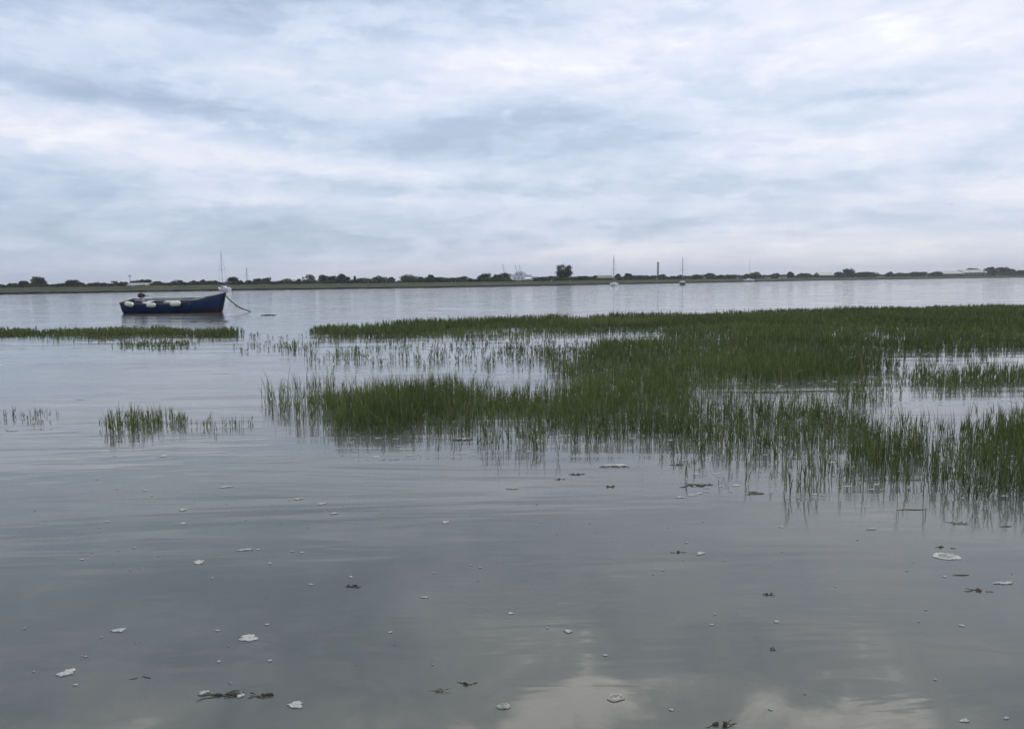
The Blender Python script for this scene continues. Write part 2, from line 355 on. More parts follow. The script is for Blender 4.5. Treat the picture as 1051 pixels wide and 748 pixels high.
T = [ # px, width px, top y, distance behind the water's edge, material, label, shape, name
 (12.5, 10, 290.3, 70, 'D', 'low dark bush at the very left end of the far treeline', '', 'bush'),
 (24, 11, 288.2, 75, 'D', 'rounded dark tree on the far bank just left of the square topped tree', '', 'tree'),
 (38.5, 11.5, 283.8, 80, 'D', 'tallest tree of the left end, dark with a flat square top', 'square', 'tree'),
 (47, 5, 291, 75, 'D', 'tiny dark bush just right of the square topped tree', '', 'bush'),
 (73, 13, 286.8, 70, 'D', 'wide dark tree between the square topped tree and the boat, left half of a pair', '', 'tree'),
 (82.5, 9, 289.5, 72, 'D', 'lower dark tree leaning against the right side of a wide tree left of the boat', '', 'tree'),
 (94, 11, 291, 70, 'D', 'flat low bush halfway between the square topped tree and the blue boat', '', 'bush'),
 (107, 10, 290.2, 74, 'D', 'low pointed bush just left of the short stubby post', '', 'bush'),
 (127, 9, 289.3, 105, 'D', 'low bush at the left end of the long pale roofed shed', '', 'bush'),
 (137, 10, 288.2, 115, 'D', 'dark tree behind the pale roofed shed, right by the thin aerial pole', '', 'tree'),
 (145, 10, 286.8, 115, 'D', 'taller dark tree behind the middle of the pale roofed shed', '', 'tree'),
 (152, 8, 286.7, 112, 'D', 'dark tree behind the right end of the pale roofed shed', '', 'tree'),
 (182.5, 11, 287.2, 70, 'D', 'domed dark bush on the far bank above the middle of the blue boat', '', 'bush'),
 (198.5, 7, 287.7, 72, 'D', 'small round bush on the far bank above the front half of the blue boat', '', 'bush'),
 (208.5, 8, 286.9, 70, 'D', 'round dark bush, right hand of two small ones above the boat bow', '', 'bush'),
 (219, 12, 288, 75, 'D', 'broad low bush just left of the white hulled yacht', '', 'bush'),
 (238.5, 10, 283.9, 82, 'D', 'tall lumpy tree just right of the mast of the white hulled yacht', '', 'tree'),
 (246, 6, 287.7, 76, 'D', 'small bush between the lumpy tree and the bare thin mast', '', 'bush'),
 (254.5, 8, 287.6, 72, 'D', 'small round bush at the foot of the bare thin mast', '', 'bush'),
 (264.5, 10, 285.7, 76, 'D', 'rounded tree, left of two touching trees right of the bare mast', '', 'tree'),
 (274, 10, 284.6, 78, 'D', 'darker rounder tree, right of two touching trees right of the bare mast', '', 'tree'),
 (295.5, 15, 286, 80, 'M', 'broad greyish green tree right of the long low brown shed', '', 'tree'),
 (307, 6, 286.5, 72, 'D', 'small dark bush just left of the single ball shaped tree', '', 'bush'),
 (318, 12.5, 281.4, 85, 'D', 'large ball shaped dark tree left of the long clump of trees', '', 'tree'),
 (332.5, 14, 281.9, 88, 'D', 'left tree of the long dark clump beside the ball shaped tree', '', 'tree'),
 (341.5, 10, 283, 86, 'D', 'lower middle tree of the long dark clump', '', 'tree'),
 (350, 10, 280.8, 90, 'D', 'highest tree of the long dark clump, near its right end', '', 'tree'),
 (356, 7, 284.2, 84, 'D', 'low tree closing the right end of the long dark clump', '', 'tree'),
 (364, 2.6, 283.5, 84, 'D', 'thin upright cypress like tree standing alone right of the long dark clump', 'thin', 'conifer'),
 (374, 16, 284.8, 78, 'D', 'long low domed bush right of the thin upright tree', '', 'bush'),
 (389.5, 13, 282.8, 84, 'D', 'dark tree with sloping right shoulder beside the long domed bush', '', 'tree'),
 (401.5, 7, 284.3, 80, 'D', 'small pointed tree just left of the tiny white house', '', 'tree'),
 (419, 19, 281.6, 92, 'M', 'wide lighter green tree just right of the tiny white house', '', 'tree'),
 (432, 6, 284, 86, 'D', 'small bush at the right foot of the wide lighter green tree', '', 'bush'),
 (441.5, 7, 281.8, 88, 'D', 'narrow peaked tree standing between the wide green tree and the harbour', '', 'tree'),
 (457, 6, 285, 80, 'D', 'little bush alone right of the narrow peaked tree', '', 'bush'),
 (475, 10, 283.4, 84, 'D', 'low twin peaked bush left of the dark clump beside the cranes', '', 'bush'),
 (499.5, 16, 280.4, 94, 'D', 'broad dark tree, left of the two in front of the leftmost crane', '', 'tree'),
 (510, 9, 281.6, 92, 'D', 'lower tree filling the gap between the two broad trees at the crane', '', 'tree'),
 (518.5, 15, 279.9, 96, 'D', 'broad dark tree standing directly in front of the leftmost crane', '', 'tree'),
 (559, 13, 284.2, 80, 'D', 'low flat bush between the harbour shed and the big double tree', '', 'bush'),
 (595, 13, 284.9, 80, 'M', 'low pale green scrub just right of the big double tree', '', 'bush'),
 (634.5, 7, 281.2, 92, 'D', 'small peaked tree just right of the first yacht mast', '', 'tree'),
 (644.5, 7, 280.3, 92, 'D', 'small peaked tree between the first yacht mast and the long flat barn', '', 'tree'),
 (679, 8, 281.7, 90, 'D', 'rounded bush at the right foot of the tall chimney', '', 'bush'),
 (699.5, 9, 282.3, 86, 'D', 'low dark tree directly behind the mast of the dark hulled yacht', '', 'tree'),
 (715.5, 9, 281.8, 88, 'D', 'domed tree just right of the dark hulled yacht', '', 'tree'),
 (729, 9.5, 280.5, 92, 'D', 'highest domed tree between the dark yacht and the small white motor yacht', '', 'tree'),
 (740.5, 9, 282.1, 88, 'D', 'low flat tree right of the highest dome between the two yachts on the right', '', 'tree'),
 (749.5, 10, 281.7, 88, 'D', 'low rounded tree halfway between two masts on the right', '', 'tree'),
 (767, 8, 281.1, 90, 'D', 'small dark tree directly behind the faint mast of the small white yacht', '', 'tree'),
 (775, 11, 278.8, 98, 'M', 'lighter green domed tree beside the faint mast of the small white yacht', '', 'tree'),
 (796, 9, 280.4, 90, 'D', 'wide low tree right of the lighter green dome', '', 'tree'),
 (811.5, 7, 278.9, 95, 'D', 'small peaked tree standing left of the pale grey roofed house', '', 'tree'),
 (826, 13, 280.4, 90, 'D', 'long low bush left of the pale grey roofed house', '', 'bush'),
 (861.5, 8, 279.1, 90, 'D', 'small tree between the grey roofed house and the flat topped tree', '', 'tree'),
 (871.5, 14, 275.5, 100, 'D', 'large flat topped tree with wide crown right of the grey roofed house', '', 'tree'),
 (889, 21, 278.9, 92, 'D', 'long hedge like bush at the right of the flat topped tree', '', 'bush'),
 (913.5, 6.5, 278.9, 90, 'D', 'small round tree at the left end of the long low hedge on the right', '', 'tree'),
 (924, 14, 280, 90, 'M', 'flat pale scrub on the right between a small round tree and a dark mound', '', 'bush'),
 (942, 18, 279.1, 90, 'D', 'long dark mounded bush left of the big farm sheds', '', 'bush'),
 (961.5, 12, 279, 90, 'D', 'dark bush touching the left end of the big farm sheds', '', 'bush'),
 (997, 16, 275.3, 150, 'D', 'pointed mound of trees rising behind the big farm sheds', '', 'tree'),
 (1016.5, 10, 273.9, 100, 'D', 'tall round dark tree just right of the big farm sheds', '', 'tree'),
 (1029.5, 16, 274.2, 100, 'D', 'widest tall tree near the right edge of the photo', '', 'tree'),
 (1040, 7, 276, 96, 'M', 'paler tree on the right shoulder of the widest tall tree', '', 'tree'),
 (1048, 10, 277.3, 92, 'D', 'low dark tree cut by the right edge of the photo', '', 'tree'),
]
for (px, w, yt, back, mk, lab, shp, nm) in T:
    make_tree(px, w, yt, back, lab, LEAFD if mk == 'D' else LEAFM, shp, 'bush' if nm == 'bush' else 'tree', nm)
# the big double tree: two upswept crowns side by side
def poplar(px, wpx, ytop, label):
    s = shore(px); Y = s.y+60; top = atY(px, ytop, Y); h = top.z-.75; w = wpx/FPX*Y
    o = empty('poplar', (top.x, Y, .75), label=label, cat='tree', group='big double tree')
    C = []; Tn = []
    mb = MB(); mb.tube([(0, 0, -.1), (0, .1, h*.4), (.1, 0, h*.85)], [.3, .2, .05], 7)
    for k in range(40):
        a = random.uniform(0, 6.28); z = random.uniform(.05, .84); q = math.sqrt(max(.02, 1-((z-.38)/.60)**2))*w*.50*random.uniform(.5, 1.)
        tip = np.array([math.cos(a)*q*.8, math.sin(a)*q*.8, h*(z*.92+.10)])
        mb.tube([(0, 0, h*z*.7), tuple(tip)], [.07, .02], 5)
        p = tip*np.array([.85, .85, .95])+rng.normal(size=(95, 3))*np.array([w*.095, w*.095, h*.055])
        C.append(p); Tn.append(np.full(95, random.random()*.6)+rng.uniform(0, .4, 95))
    C = np.concatenate(C); Tn = np.concatenate(Tn); k = (C[:, 2] > h*.05) & (C[:, 2] < h); C = C[k]; Tn = Tn[k]
    V_, F_, A_ = leaf_quads(C, .34, Tn); fast_mesh('crown', V_, F_, LEAFD, A_, o); mb.build('trunk', BARK, o)
poplar(575.4, 11.5, 269.3, 'left crown of the big double tree, the higher and narrower one')
poplar(583.3, 12.0, 270.7, 'right crown of the big double tree, slightly lower and bushier')
# continuous low hedge and scrub behind the sea wall
C = []; Tn = []
for px in np.arange(-250, 1300, .55):
    s = shore(px); hh = 1.0+.8*float(value_noise(px, 0, 9., 3))+.6*float(value_noise(px, 0, 2.5, 5))+(.5 if px > 400 else 0)
    hh *= .50+.45*min(1.4, s.y/260)
    if any(a_ < px < b_ for a_, b_ in ((128, 156), (536, 548), (405, 413), (612, 631), (840, 858), (966, 1012), (523, 536))): hh *= .45
    n_ = 26; Yc = s.y+48+rng.uniform(0, 10, n_); hz = hh*np.sqrt(rng.uniform(0, 1, n_))
    x_ = s.x/s.y*Yc+rng.normal(size=n_)*.4
    C.append(np.stack([x_, Yc, .8+hz], 1)); Tn.append(np.clip(rng.uniform(0, .5, n_)+float(value_noise(px, 3, 12., 8))*.6, 0, 1))
C = np.concatenate(C); Tn = np.concatenate(Tn)
V_, F_, A_ = leaf_quads(C, .62, Tn)
tag(fast_mesh('hedge', V_, F_, LEAFH, A_), 'continuous low dark scrub and hedge behind the far sea wall', 'scrub', kind='stuff')

# ------------------------------------------------------------------ buildings on the far land
WALLG = mat('wall_grey', (.17, .175, .18), .8, var=.12, vscale=.3); WALLW = mat('wall_white', (.62, .62, .61), .6, var=.05, vscale=.3)
WALLB = mat('wall_brown', (.11, .09, .075), .85, var=.2, vscale=.3); ROOFP = mat('roof_pale', (.20, .21, .22), .6, var=.12, vscale=.3)
ROOFD = mat('roof_dark', (.07, .07, .075), .8, var=.2, vscale=.3); ROOFG = mat('roof_green', (.09, .115, .075), .8, var=.2, vscale=.3)
DARK = mat('opening_dark', (.03, .03, .035), .3, var=.1); BLUEG = mat('cladding_blue', (.38, .47, .54), .5, var=.06, vscale=.05)
def shed(name, px0, px1, ytop, back, depth, wallm, roofm, label, cat, roof_frac=.4, bays=4, group=None, base=.75, doors=1):
    pc = (px0+px1)/2; s = shore(pc); Y = s.y+back
    a = atY(px0, ytop, Y); b = atY(px1, ytop, Y); L = b.x-a.x; H = (a.z+b.z)/2-base; hw = H*(1-roof_frac)
    o = empty(name, ((a.x+b.x)/2, Y+depth/2, base), label=label, cat=cat, group=group)
    mb = MB(); x = L/2; y = depth/2
    v = [(-x, -y, 0), (x, -y, 0), (x, y, 0), (-x, y, 0), (-x, -y, hw), (x, -y, hw), (x, y, hw), (-x, y, hw), (-x, 0, H-.05), (x, 0, H-.05)]
    mb.add(v, [(0, 1, 5, 4), (2, 3, 7, 6), (1, 2, 6, 9, 5), (3, 0, 4, 8, 7)]); mb.build('wall', wallm, o)
    e = .3; th = .12; mb = MB()
    sl_ = (H-hw)/y
    v = [(-x-e, -y-e, hw-e*sl_+.06), (x+e, -y-e, hw-e*sl_+.06), (x+e, 0, H+.06), (-x-e, 0, H+.06), (x+e, y+e, hw-e*sl_+.06), (-x-e, y+e, hw-e*sl_+.06)]
    v += [(q[0], q[1], q[2]+th) for q in v]
    mb.add(v, [(6, 7, 8, 9), (9, 8, 10, 11), (1, 0, 3, 2), (2, 3, 5, 4), (0, 1, 7, 6), (4, 5, 11, 10), (1, 2, 8, 7), (2, 4, 10, 8), (3, 0, 6, 9), (5, 3, 9, 11)])
    mb.build('roof', roofm, o)
    for k in range(bays):
        xx = -x+L*(k+.5)/bays
        if k < doors:
            MB().box(xx, -y-.02, hw*.38, min(2.4, L/bays*.6), .06, hw*.76).build('door', DARK, o)
        else:
            MB().box(xx, -y-.02, hw*.6, min(1.8, L/bays*.5), .06, hw*.3).build('window', DARK, o)
    return o
shed('long_shed', 129, 154.5, 290.8, 75, 8, WALLG, ROOFP, 'long low shed with pale roof in front of trees, behind the boat stern', 'shed', .55, 5)
shed('low_barn', 279, 289, 288.9, 66, 7, WALLB, ROOFD, 'small low brown barn between two touching trees and a greyish tree', 'barn', .4, 3)
shed('cottage', 407.5, 411.5, 288.3, 58, 5, WALLW, ROOFD, 'tiny white cottage at the foot of the wide lighter green tree', 'house', .3, 3)
shed('green_barn', 613.5, 629, 282.9, 88, 12, WALLG, ROOFG, 'long greenish roofed barn just left of the first yacht mast', 'barn', .4, 5)
shed('flat_barn', 650, 673.5, 283.7, 95, 14, WALLB, ROOFD, 'long flat dark barn between a peaked tree and the tall chimney', 'barn', .2, 6)
shed('farmhouse', 842, 856, 279.6, 95, 12, WALLG, ROOFP, 'pale grey roofed house left of the large flat topped tree', 'house', .45, 4)
shed('farm_shed', 968, 990, 278.2, 100, 16, WALLG, ROOFP, 'left and lower of the big pale farm sheds on the right', 'shed', .45, 5, 'farm sheds')
shed('farm_shed', 990.5, 1011, 277.0, 112, 18, WALLG, ROOFP, 'right and higher of the big pale farm sheds on the right', 'shed', .4, 5, 'farm sheds')
shed('white_shed', 539.5, 544.5, 285.2, 100, 9, WALLW, WALLW, 'small bright white shed in front of the blue harbour warehouse', 'shed', .2, 3, doors=1)
# poles
POLE = mat('pole_grey', (.10, .10, .11), .6, var=.1)
def pole(name, px, ytop, back, r_, label, cat, cap=None):
    s = shore(px); Y = s.y+back; top = atY(px, ytop, Y)
    o = empty(name, (top.x, Y, .75), label=label, cat=cat); h = top.z-.75
    MB().tube([(0, 0, -.2), (0, 0, h*.5), (0, 0, h)], [r_, r_*.8, r_*.55], 8).build('pole', POLE, o)
    if cap == 'box': MB().box(0, 0, h, r_*5, r_*5, .5).build('lamp_box', POLE, o)
    if cap == 'mast':
        mb = MB()
        mb.tube([(-.5, 0, h*.62), (.5, 0, h*.62)], .035, 5); mb.build('spreader', POLE, o)
        mb = MB(); mb.tube([(-.9, 0, 0), (-.5, 0, h*.62), (0, 0, h)], .018, 4); mb.tube([(.9, 0, 0), (.5, 0, h*.62), (0, 0, h)], .018, 4); mb.build('stay', POLE, o)
    if cap == 'aerial':
        mb = MB()
        for q in (.97, .93, .89): mb.tube([(-.6, 0, h*q), (.6, 0, h*q)], .05, 5)
        mb.build('aerial', POLE, o)
    return o
pole('short_post', 117.3, 289.3, 60, .28, 'short stubby post between a low bush and the pale roofed shed', 'post', 'box')
pole('aerial_pole', 133.2, 282.3, 90, .12, 'thin aerial pole rising from the trees behind the pale roofed shed', 'pole', 'aerial')
pole('bare_mast', 253, 274.8, 55, .12, 'bare thin mast standing alone right of the white hulled yacht', 'mast', 'mast')
# tall chimney, far off
YC = 1500.
tp = atY(675.4, 268.9, YC); bs = atY(675.4, 284.5, YC)
o = empty('chimney_stack', (tp.x, YC, .75), label='tall slim power station chimney standing on the horizon', cat='chimney')
H = tp.z-.75; CONC = mat('chimney_concrete', (.10, .10, .11), .8, var=.1, vscale=.05)
MB().tube([(0, 0, -.3), (0, 0, H*.5), (0, 0, H*.94)], [2.3, 1.9, 1.65], 20).build('shaft', CONC, o, True)
MB().tube([(0, 0, H*.92), (0, 0, H*.985)], [2.15, 2.15], 20).build('collar', CONC, o)
MB().tube([(0, 0, H*.98), (0, 0, H)], [1.5, 1.5], 20).build('rim', DARK, o)
# harbour cranes and warehouse, far off
YP = 2100.; CRANE = mat('crane_paint', (.05, .07, .09), .6, var=.08, vscale=.05)
def crane(px, ytop, lean, label):
    tip = atY(px, ytop, YP); b = atY(px+lean, 285, YP)
    o = empty('harbour_crane', (b.x, YP, .75), label=label, cat='crane', group='harbour cranes')
    H = tip.z-.75; dxp = tip.x-b.x
    mb = MB()
    for sx in (-1, 1):
        for sy in (-1, 1): mb.tube([(sx*6, sy*6, 0), (sx*3.2, sy*3.2, 15)], .8, 6)
    mb.box(0, 0, 15.5, 9, 9, 1.5); mb.box(0, 0, 6, 13, 1, 1); mb.build('portal', CRANE, o)
    mb = MB(); mb.box(0, 0, 19.5, 7, 6, 6); mb.build('cab', CRANE, o)
    mb = MB()
    for sy in (-1.1, 1.1): mb.tube([(0, sy, 18), (dxp, sy*.3, H)], [.9, .5], 6)
    for k in range(9):
        f0, f1 = k/9, (k+1)/9; s0 = 1 if k % 2 else -1
        mb.tube([(dxp*f0, 1.1*s0*(1-.7*f0), 18+(H-18)*f0), (dxp*f1, -1.1*s0*(1-.7*f1), 18+(H-18)*f1)], .25, 4)
    mb.build('jib', CRANE, o)
    mb = MB(); mb.tube([(4, 0, 22), (3.5, 0, 31)], .6, 6); mb.tube([(3.5, 0, 31), (dxp, 0, H-1)], .18, 4); mb.build('counter_mast', CRANE, o)
crane(515.7, 270.6, 2.2, 'leftmost harbour crane, its jib leaning left above the dark clump of trees')
crane(528.8, 271.2, 1.9, 'middle harbour crane with steep jib above the blue warehouse')
crane(533.0, 272.3, 1.4, 'rightmost harbour crane, the shorter one beside the middle crane')
a = atY(526, 281, YP+60); b = atY(546, 281, YP+60)
o = empty('harbour_warehouse', ((a.x+b.x)/2, YP+80, .75), label='pale blue harbour warehouse on the horizon under the cranes', cat='warehouse')
L = b.x-a.x; H = a.z-.75
MB().box(0, 0, H*.42, L, 50, H*.84).build('wall', BLUEG, o)
mb = MB(); seg = []
for k in range(13):
    t_ = math.pi*k/12; seg.append((math.cos(t_)*L*.33-L*.1, H*.84+.05+math.sin(t_)*H*.42))
v = [(x, -24, z) for x, z in seg]+[(x, 24, z) for x, z in seg]
mb.add(v, [(k, k+1, 14+k, 13+k) for k in range(12)]+[tuple(range(12, -1, -1)), tuple(range(13, 26))]); mb.build('roof', BLUEG, o)
for k in range(5): MB().box(-L*.38+k*L*.19, -25.05, H*.28, L*.08, .3, H*.5).build('door', CRANE, o)
a = atY(546.5, 282.9, YP+60); b = atY(553, 282.9, YP+60)
o = empty('harbour_shed', ((a.x+b.x)/2, YP+80, .75), label='lower pale shed joined to the right of the blue harbour warehouse', cat='shed')
L = b.x-a.x; H = a.z-.75
MB().box(0, 0, H*.42, L, 30, H*.84).build('wall', BLUEG, o)
mb = MB(); mb.add([(-L/2, -15.4, H*.84), (L/2, -15.4, H*.84), (L/2, 15.4, H*.84), (-L/2, 15.4, H*.84), (-L/2, 0, H), (L/2, 0, H)], [(0, 1, 5, 4), (2, 3, 4, 5), (1, 2, 5), (3, 0, 4), (3, 2, 1, 0)]); mb.build('roof', BLUEG, o)

# ------------------------------------------------------------------ boat hulls
def hull_sections(L, B, free, bowrise, sternrise, transom=.78, draft=.25, ns=26, nk=9, full=.55, rake=.10, sheer_pow=2.2, flare=.9):
    """list of rings, each from keel up to the sheer on one side; x from stern(-L/2) to bow(L/2)"""
    S_ = []
    for i in range(ns+1):
        u = i/ns; x = -L/2+L*u
        if u < full: bw = transom+(1-transom)*math.sin(math.pi/2*u/full)
        else: bw = max(0.0, 1-((u-full)/(1-full))**2.1)
        hb = B/2*bw
        zs = free+sternrise*max(0, (1-u*2.6))**2+bowrise*max(0, (u-.42)/.58)**sheer_pow
        zk = -draft+(.10*u**3)*draft+ (draft*.9+.0)*max(0, (u-.86)/.14)**2
        ring = []
        for k in range(nk+1):
            q = k/nk
            y = hb*(1-(1-q)**2.4)**.62 if q > 0 else 0
            y *= (1-.10*(1-q)*flare)
            z = zk+(zs-zk)*q
            # raked stem: upper part leans forward
            xx = x+(rake*L)*(u**6)*(q-.35)
            ring.append((xx, y, z))
        S_.append(ring)
    return S_
def hull_mesh(Sx, thick=.03):
    ns = len(Sx)-1; nk = len(Sx[0])-1; V = []; F = []
    for side in (1, -1):
        k0 = len(V)
        for r_ in Sx:
            for (x, y, z) in r_: V.append((x, side*y, z))
        for i in range(ns):
            for k in range(nk):
                a = k0+i*(nk+1)+k; q = (a, a+nk+1, a+nk+2, a+1)
                F.append(q if side < 0 else q[::-1])
    n1 = (ns+1)*(nk+1)
    F.append(tuple([k for k in range(nk+1)]+[n1+k for k in range(nk, 0, -1)]))   # transom
    return V, F

# ------------------------------------------------------------------ the blue open boat
HULLB = bpy.data.materials.new('blue_hull_paint'); HULLB.use_nodes = True; t = HULLB.node_tree; P = t.nodes['Principled BSDF']
tco = N('ShaderNodeTexCoord', t).outputs['Object']; sp = N('ShaderNodeSeparateXYZ', t); t.links.new(tco, sp.inputs[0])
nz = noise(mapped(tco, 1.2, 1.2, 0, t), 2.2, 6, .65, .3, t)
gr = noise(mapped(tco, 14., 14., 0, t), 1.0, 4, .6, .0, t)
mxa = N('ShaderNodeMix', t, data_type='RGBA'); mxa.inputs[6].default_value = (.005, .022, .068, 1); mxa.inputs[7].default_value = (.012, .042, .122, 1); t.links.new(mr(gr, .3, .7, 0, 1, t), mxa.inputs[0])
# rusty brown antifouling low on the hull, its worn edge rising towards the bow
edge = mth('ADD', mth('MULTIPLY', mth('SUBTRACT', nz, .5, tree=t), .55, tree=t), mth('ADD', sp.outputs[2], mth('MULTIPLY', sp.outputs[0], -.045, tree=t), tree=t), tree=t)
mxb = N('ShaderNodeMix', t, data_type='RGBA'); t.links.new(mr(edge, .03, .20, 1, 0, t), mxb.inputs[0])
t.links.new(mxa.outputs[2], mxb.inputs[6]); mxb.inputs[7].default_value = (.055, .024, .018, 1)
t.links.new(mxb.outputs[2], P.inputs['Base Color']); P.inputs['Roughness'].default_value = .45
WOODW = mat('gunwale_paint', (.50, .50, .47), .5, var=.15, vscale=6); INNER = mat('boat_inside', (.30, .31, .30), .7, var=.25, vscale=4)
BLK = mat('motor_black', (.02, .02, .024), .35, var=.1); ALU = mat('motor_grey', (.45, .46, .46), .4, metal=.3, var=.1)
FEND = mat('fender_white', (.60, .59, .52), .5, var=.14, vscale=7); ROPE = mat('rope', (.045, .042, .035), .9, var=.3, vscale=30)
TIMB = mat('dark_timber', (.07, .055, .045), .7, var=.3, vscale=8)
sternp = at(133.5, 321.3); bowp = at(228, 320.3)
midp = (sternp+bowp)/2; Lw = (bowp-sternp).length; ang = math.atan2(bowp.y-sternp.y, bowp.x-sternp.x)
LB = Lw*1.035
boat = empty('open_boat', midp, ang-R(2), label='dark blue open motor boat moored with three white fenders along its side', cat='boat')
boat.rotation_euler = (R(7.5), 0, ang)     # lists a little towards the viewer
Sx = hull_sections(LB, 2.0, .66, .46, .06, transom=.80, draft=.26, rake=.06)
V, F = hull_mesh(Sx); hl = meshobj('hull', V, F, HULLB, boat, True)
bm = bmesh.new(); bm.from_mesh(hl.data); bmesh.ops.remove_doubles(bm, verts=bm.verts, dist=.002)
bmesh.ops.recalc_face_normals(bm, faces=bm.faces); bm.to_mesh(hl.data); bm.free()
md = hl.modifiers.new('thickness', 'SOLIDIFY'); md.thickness = .035; md.offset = -1
# inner floor, ceiling planks
mb = MB()
fl = [(r_[3][0], r_[3][1]*.95, r_[3][2]+.05) for r_ in Sx[:-3]]
for i in range(len(fl)-1):
    (x0, y0, z0), (x1, y1, z1) = fl[i], fl[i+1]
    mb.add([(x0, -y0, z0), (x1, -y1, z1), (x1, y1, z1), (x0, y0, z0)], [(0, 1, 2, 3)])
mb.build('floor_boards', INNER, boat)
for side in (-1, 1):
    mb = MB(); mb.tube([(r_[-1][0], side*(r_[-1][1]+.01), r_[-1][2]+.012) for r_ in Sx], .032, 8); mb.build('gunwale', TIMB if side < 0 else WOODW, boat)
    mb = MB(); mb.tube([(r_[-2][0], side*(r_[-2][1]-.04), r_[-2][2]+.02) for r_ in Sx[:-2]], .03, 6); mb.build('inner_rail', WOODW, boat)
for u in (5, 12, 18):
    r_ = Sx[u]; w_ = r_[-2][1]*2-.06
    MB().box(r_[-2][0], 0, r_[-2][2]+.0, .28, w_, .04).build('thwart', WOODW, boat)
# foredeck
mb = MB(); fd = [(r_[-1][0], r_[-1][1]*.97, r_[-1][2]-.03) for r_ in Sx[20:]]
for i in range(len(fd)-1):
    (x0, y0, z0), (x1, y1, z1) = fd[i], fd[i+1]
    mb.add([(x0, -y0, z0), (x1, -y1, z1), (x1, y1, z1), (x0, y0, z0)], [(0, 1, 2, 3)])
mb.build('foredeck', TIMB, boat)
tr = Sx[0]
MB().box(tr[-1][0]+.02, 0, tr[-1][2]-.02, .07, tr[-1][1]*2, .10).build('transom_board', TIMB, boat)
mb = MB(); mb.tube([(Sx[-1][-1][0]-.32, 0, Sx[-4][-1][2]-.02), (Sx[-1][-1][0]-.32, 0, Sx[-4][-1][2]+.16)], .03, 8)
mb.tube([(Sx[-1][-1][0]-.32, -.09, Sx[-4][-1][2]+.10), (Sx[-1][-1][0]-.32, .09, Sx[-4][-1][2]+.10)], .02, 6); mb.build('bow_cleat', TIMB, boat)
mb = MB(); st = Sx[-1]; mb.tube([(st[k][0]+.015, 0, st[k][2]) for k in range(0, len(st))]+[(st[-1][0]+.05, 0, st[-1][2]+.06)], .035, 8); mb.build('stem_post', TIMB, boat)
# an engine box and a long pale spar lying fore and aft
MB().box(-.2, .05, .50, .75, .55, .34).build('engine_box', INNER, boat)
spar = MB(); spar.tube([(-1.55, .50, .80), (0, .52, .83), (1.6, .42, .80)], [.04, .045, .03], 8)
sp_o = spar.build('oar', WOODW, None)
sp_o.matrix_world = Matrix.LocRotScale(boat.location, boat.rotation_euler, None)
tag(sp_o, 'long pale oar lying along the far side of the blue boat', 'oar')
# outboard motor standing near the stern
mo = empty('outboard_motor', (-LB/2+1.02-.35, .15, 0)); mo.parent = boat
def rounded(name, c, s, m, parent, seg=2, taper=.8):
    bm = bmesh.new(); bmesh.ops.create_cube(bm, size=1)
    for v in bm.verts:
        k = taper if v.co.z > 0 else 1
        v.co = Vector((v.co.x*s[0]*k, v.co.y*s[1]*k, v.co.z*s[2]))
    bmesh.ops.bevel(bm, geom=list(bm.edges), offset=min(s)*.22, segments=3, affect='EDGES')
    for v in bm.verts: v.co += Vector(c)
    me = bpy.data.meshes.new(name); bm.to_mesh(me); bm.free(); me.materials.append(m)
    for p in me.polygons: p.use_smooth = True
    o = bpy.data.objects.new(name, me); COL.objects.link(o); o.parent = parent; return o
mo.location = (-LB/2-.12+1.05, .12, .12); mo.rotation_euler = (0, R(-6), 0)
rounded('cowling', (0, 0, .92), (.42, .28, .26), BLK, mo)
MB().tube([(0, 0, .80), (.02, 0, .45), (.05, 0, .25)], [.10, .085, .07], 10).build('shaft_housing', ALU, mo, True)
MB().tube([(.12, 0, .84), (.38, .04, .80)], [.022, .02], 8).build('tiller', BLK, mo)
# fenders: hang from the near gunwale
def boatpt(x, y, z): return Matrix.LocRotScale(boat.location, boat.rotation_euler, None) @ Vector((x, y, z))
def fender(px, py, lpx, tilt, r_, label):
    L_ = lpx/FPX*midp.y*.97
    # find the hull side at this column
    best = None
    for i, rg in enumerate(Sx):
        w = boatpt(rg[6][0], -rg[6][1], rg[6][2]); q = project(*w)
        if best is None or abs(q[0]-px) < best[0]: best = (abs(q[0]-px), i)
    rg = Sx[best[1]]; bestk = min(range(2, 10), key=lambda k: abs(project(*boatpt(rg[k][0], -rg[k][1], rg[k][2]))[1]-py))
    w = boatpt(rg[bestk][0], -rg[bestk][1]-r_*.9, rg[bestk][2]); d = ray(px, py); tt = w.y/d.y
    c0 = Vector((d.x*tt, w.y, CAM_H+d.z*tt))
    o = empty('fender', c0, ang, label=label, cat='fender', group='white fenders on the blue boat')
    o.rotation_euler = (0, R(tilt), ang)
    pts = []; rad = []
    for k in range(13):
        u = -1+k/6; pts.append((u*L_/2, 0, 0)); rad.append(r_*max(.12, (1-abs(u)**5)**.5))
    MB().tube(pts, rad, 16).build('fender_body', FEND, o, True)
    g1 = boatpt(rg[-1][0], -rg[-1][1]-.03, rg[-1][2]+.02)
    iv = Matrix.LocRotScale(c0, o.rotation_euler, None).inverted()
    for s_ in (-1, 1): MB().tube([(s_*L_/2*.96, 0, 0), tuple(iv @ (g1+Vector((s_*L_*.3, 0, 0))))], .014, 6).build('lanyard', ROPE, o)
fender(132.6, 312.3, 9.6, 12, .145, 'white fender nearest the stern, tilted, at the left end of the boat')
fender(155.2, 313.3, 10.2, 0, .13, 'white fender in the middle of the three, the smallest and lowest')
fender(180.0, 311.8, 11.4, -2, .145, 'white fender nearest the bow, the longest of the three')
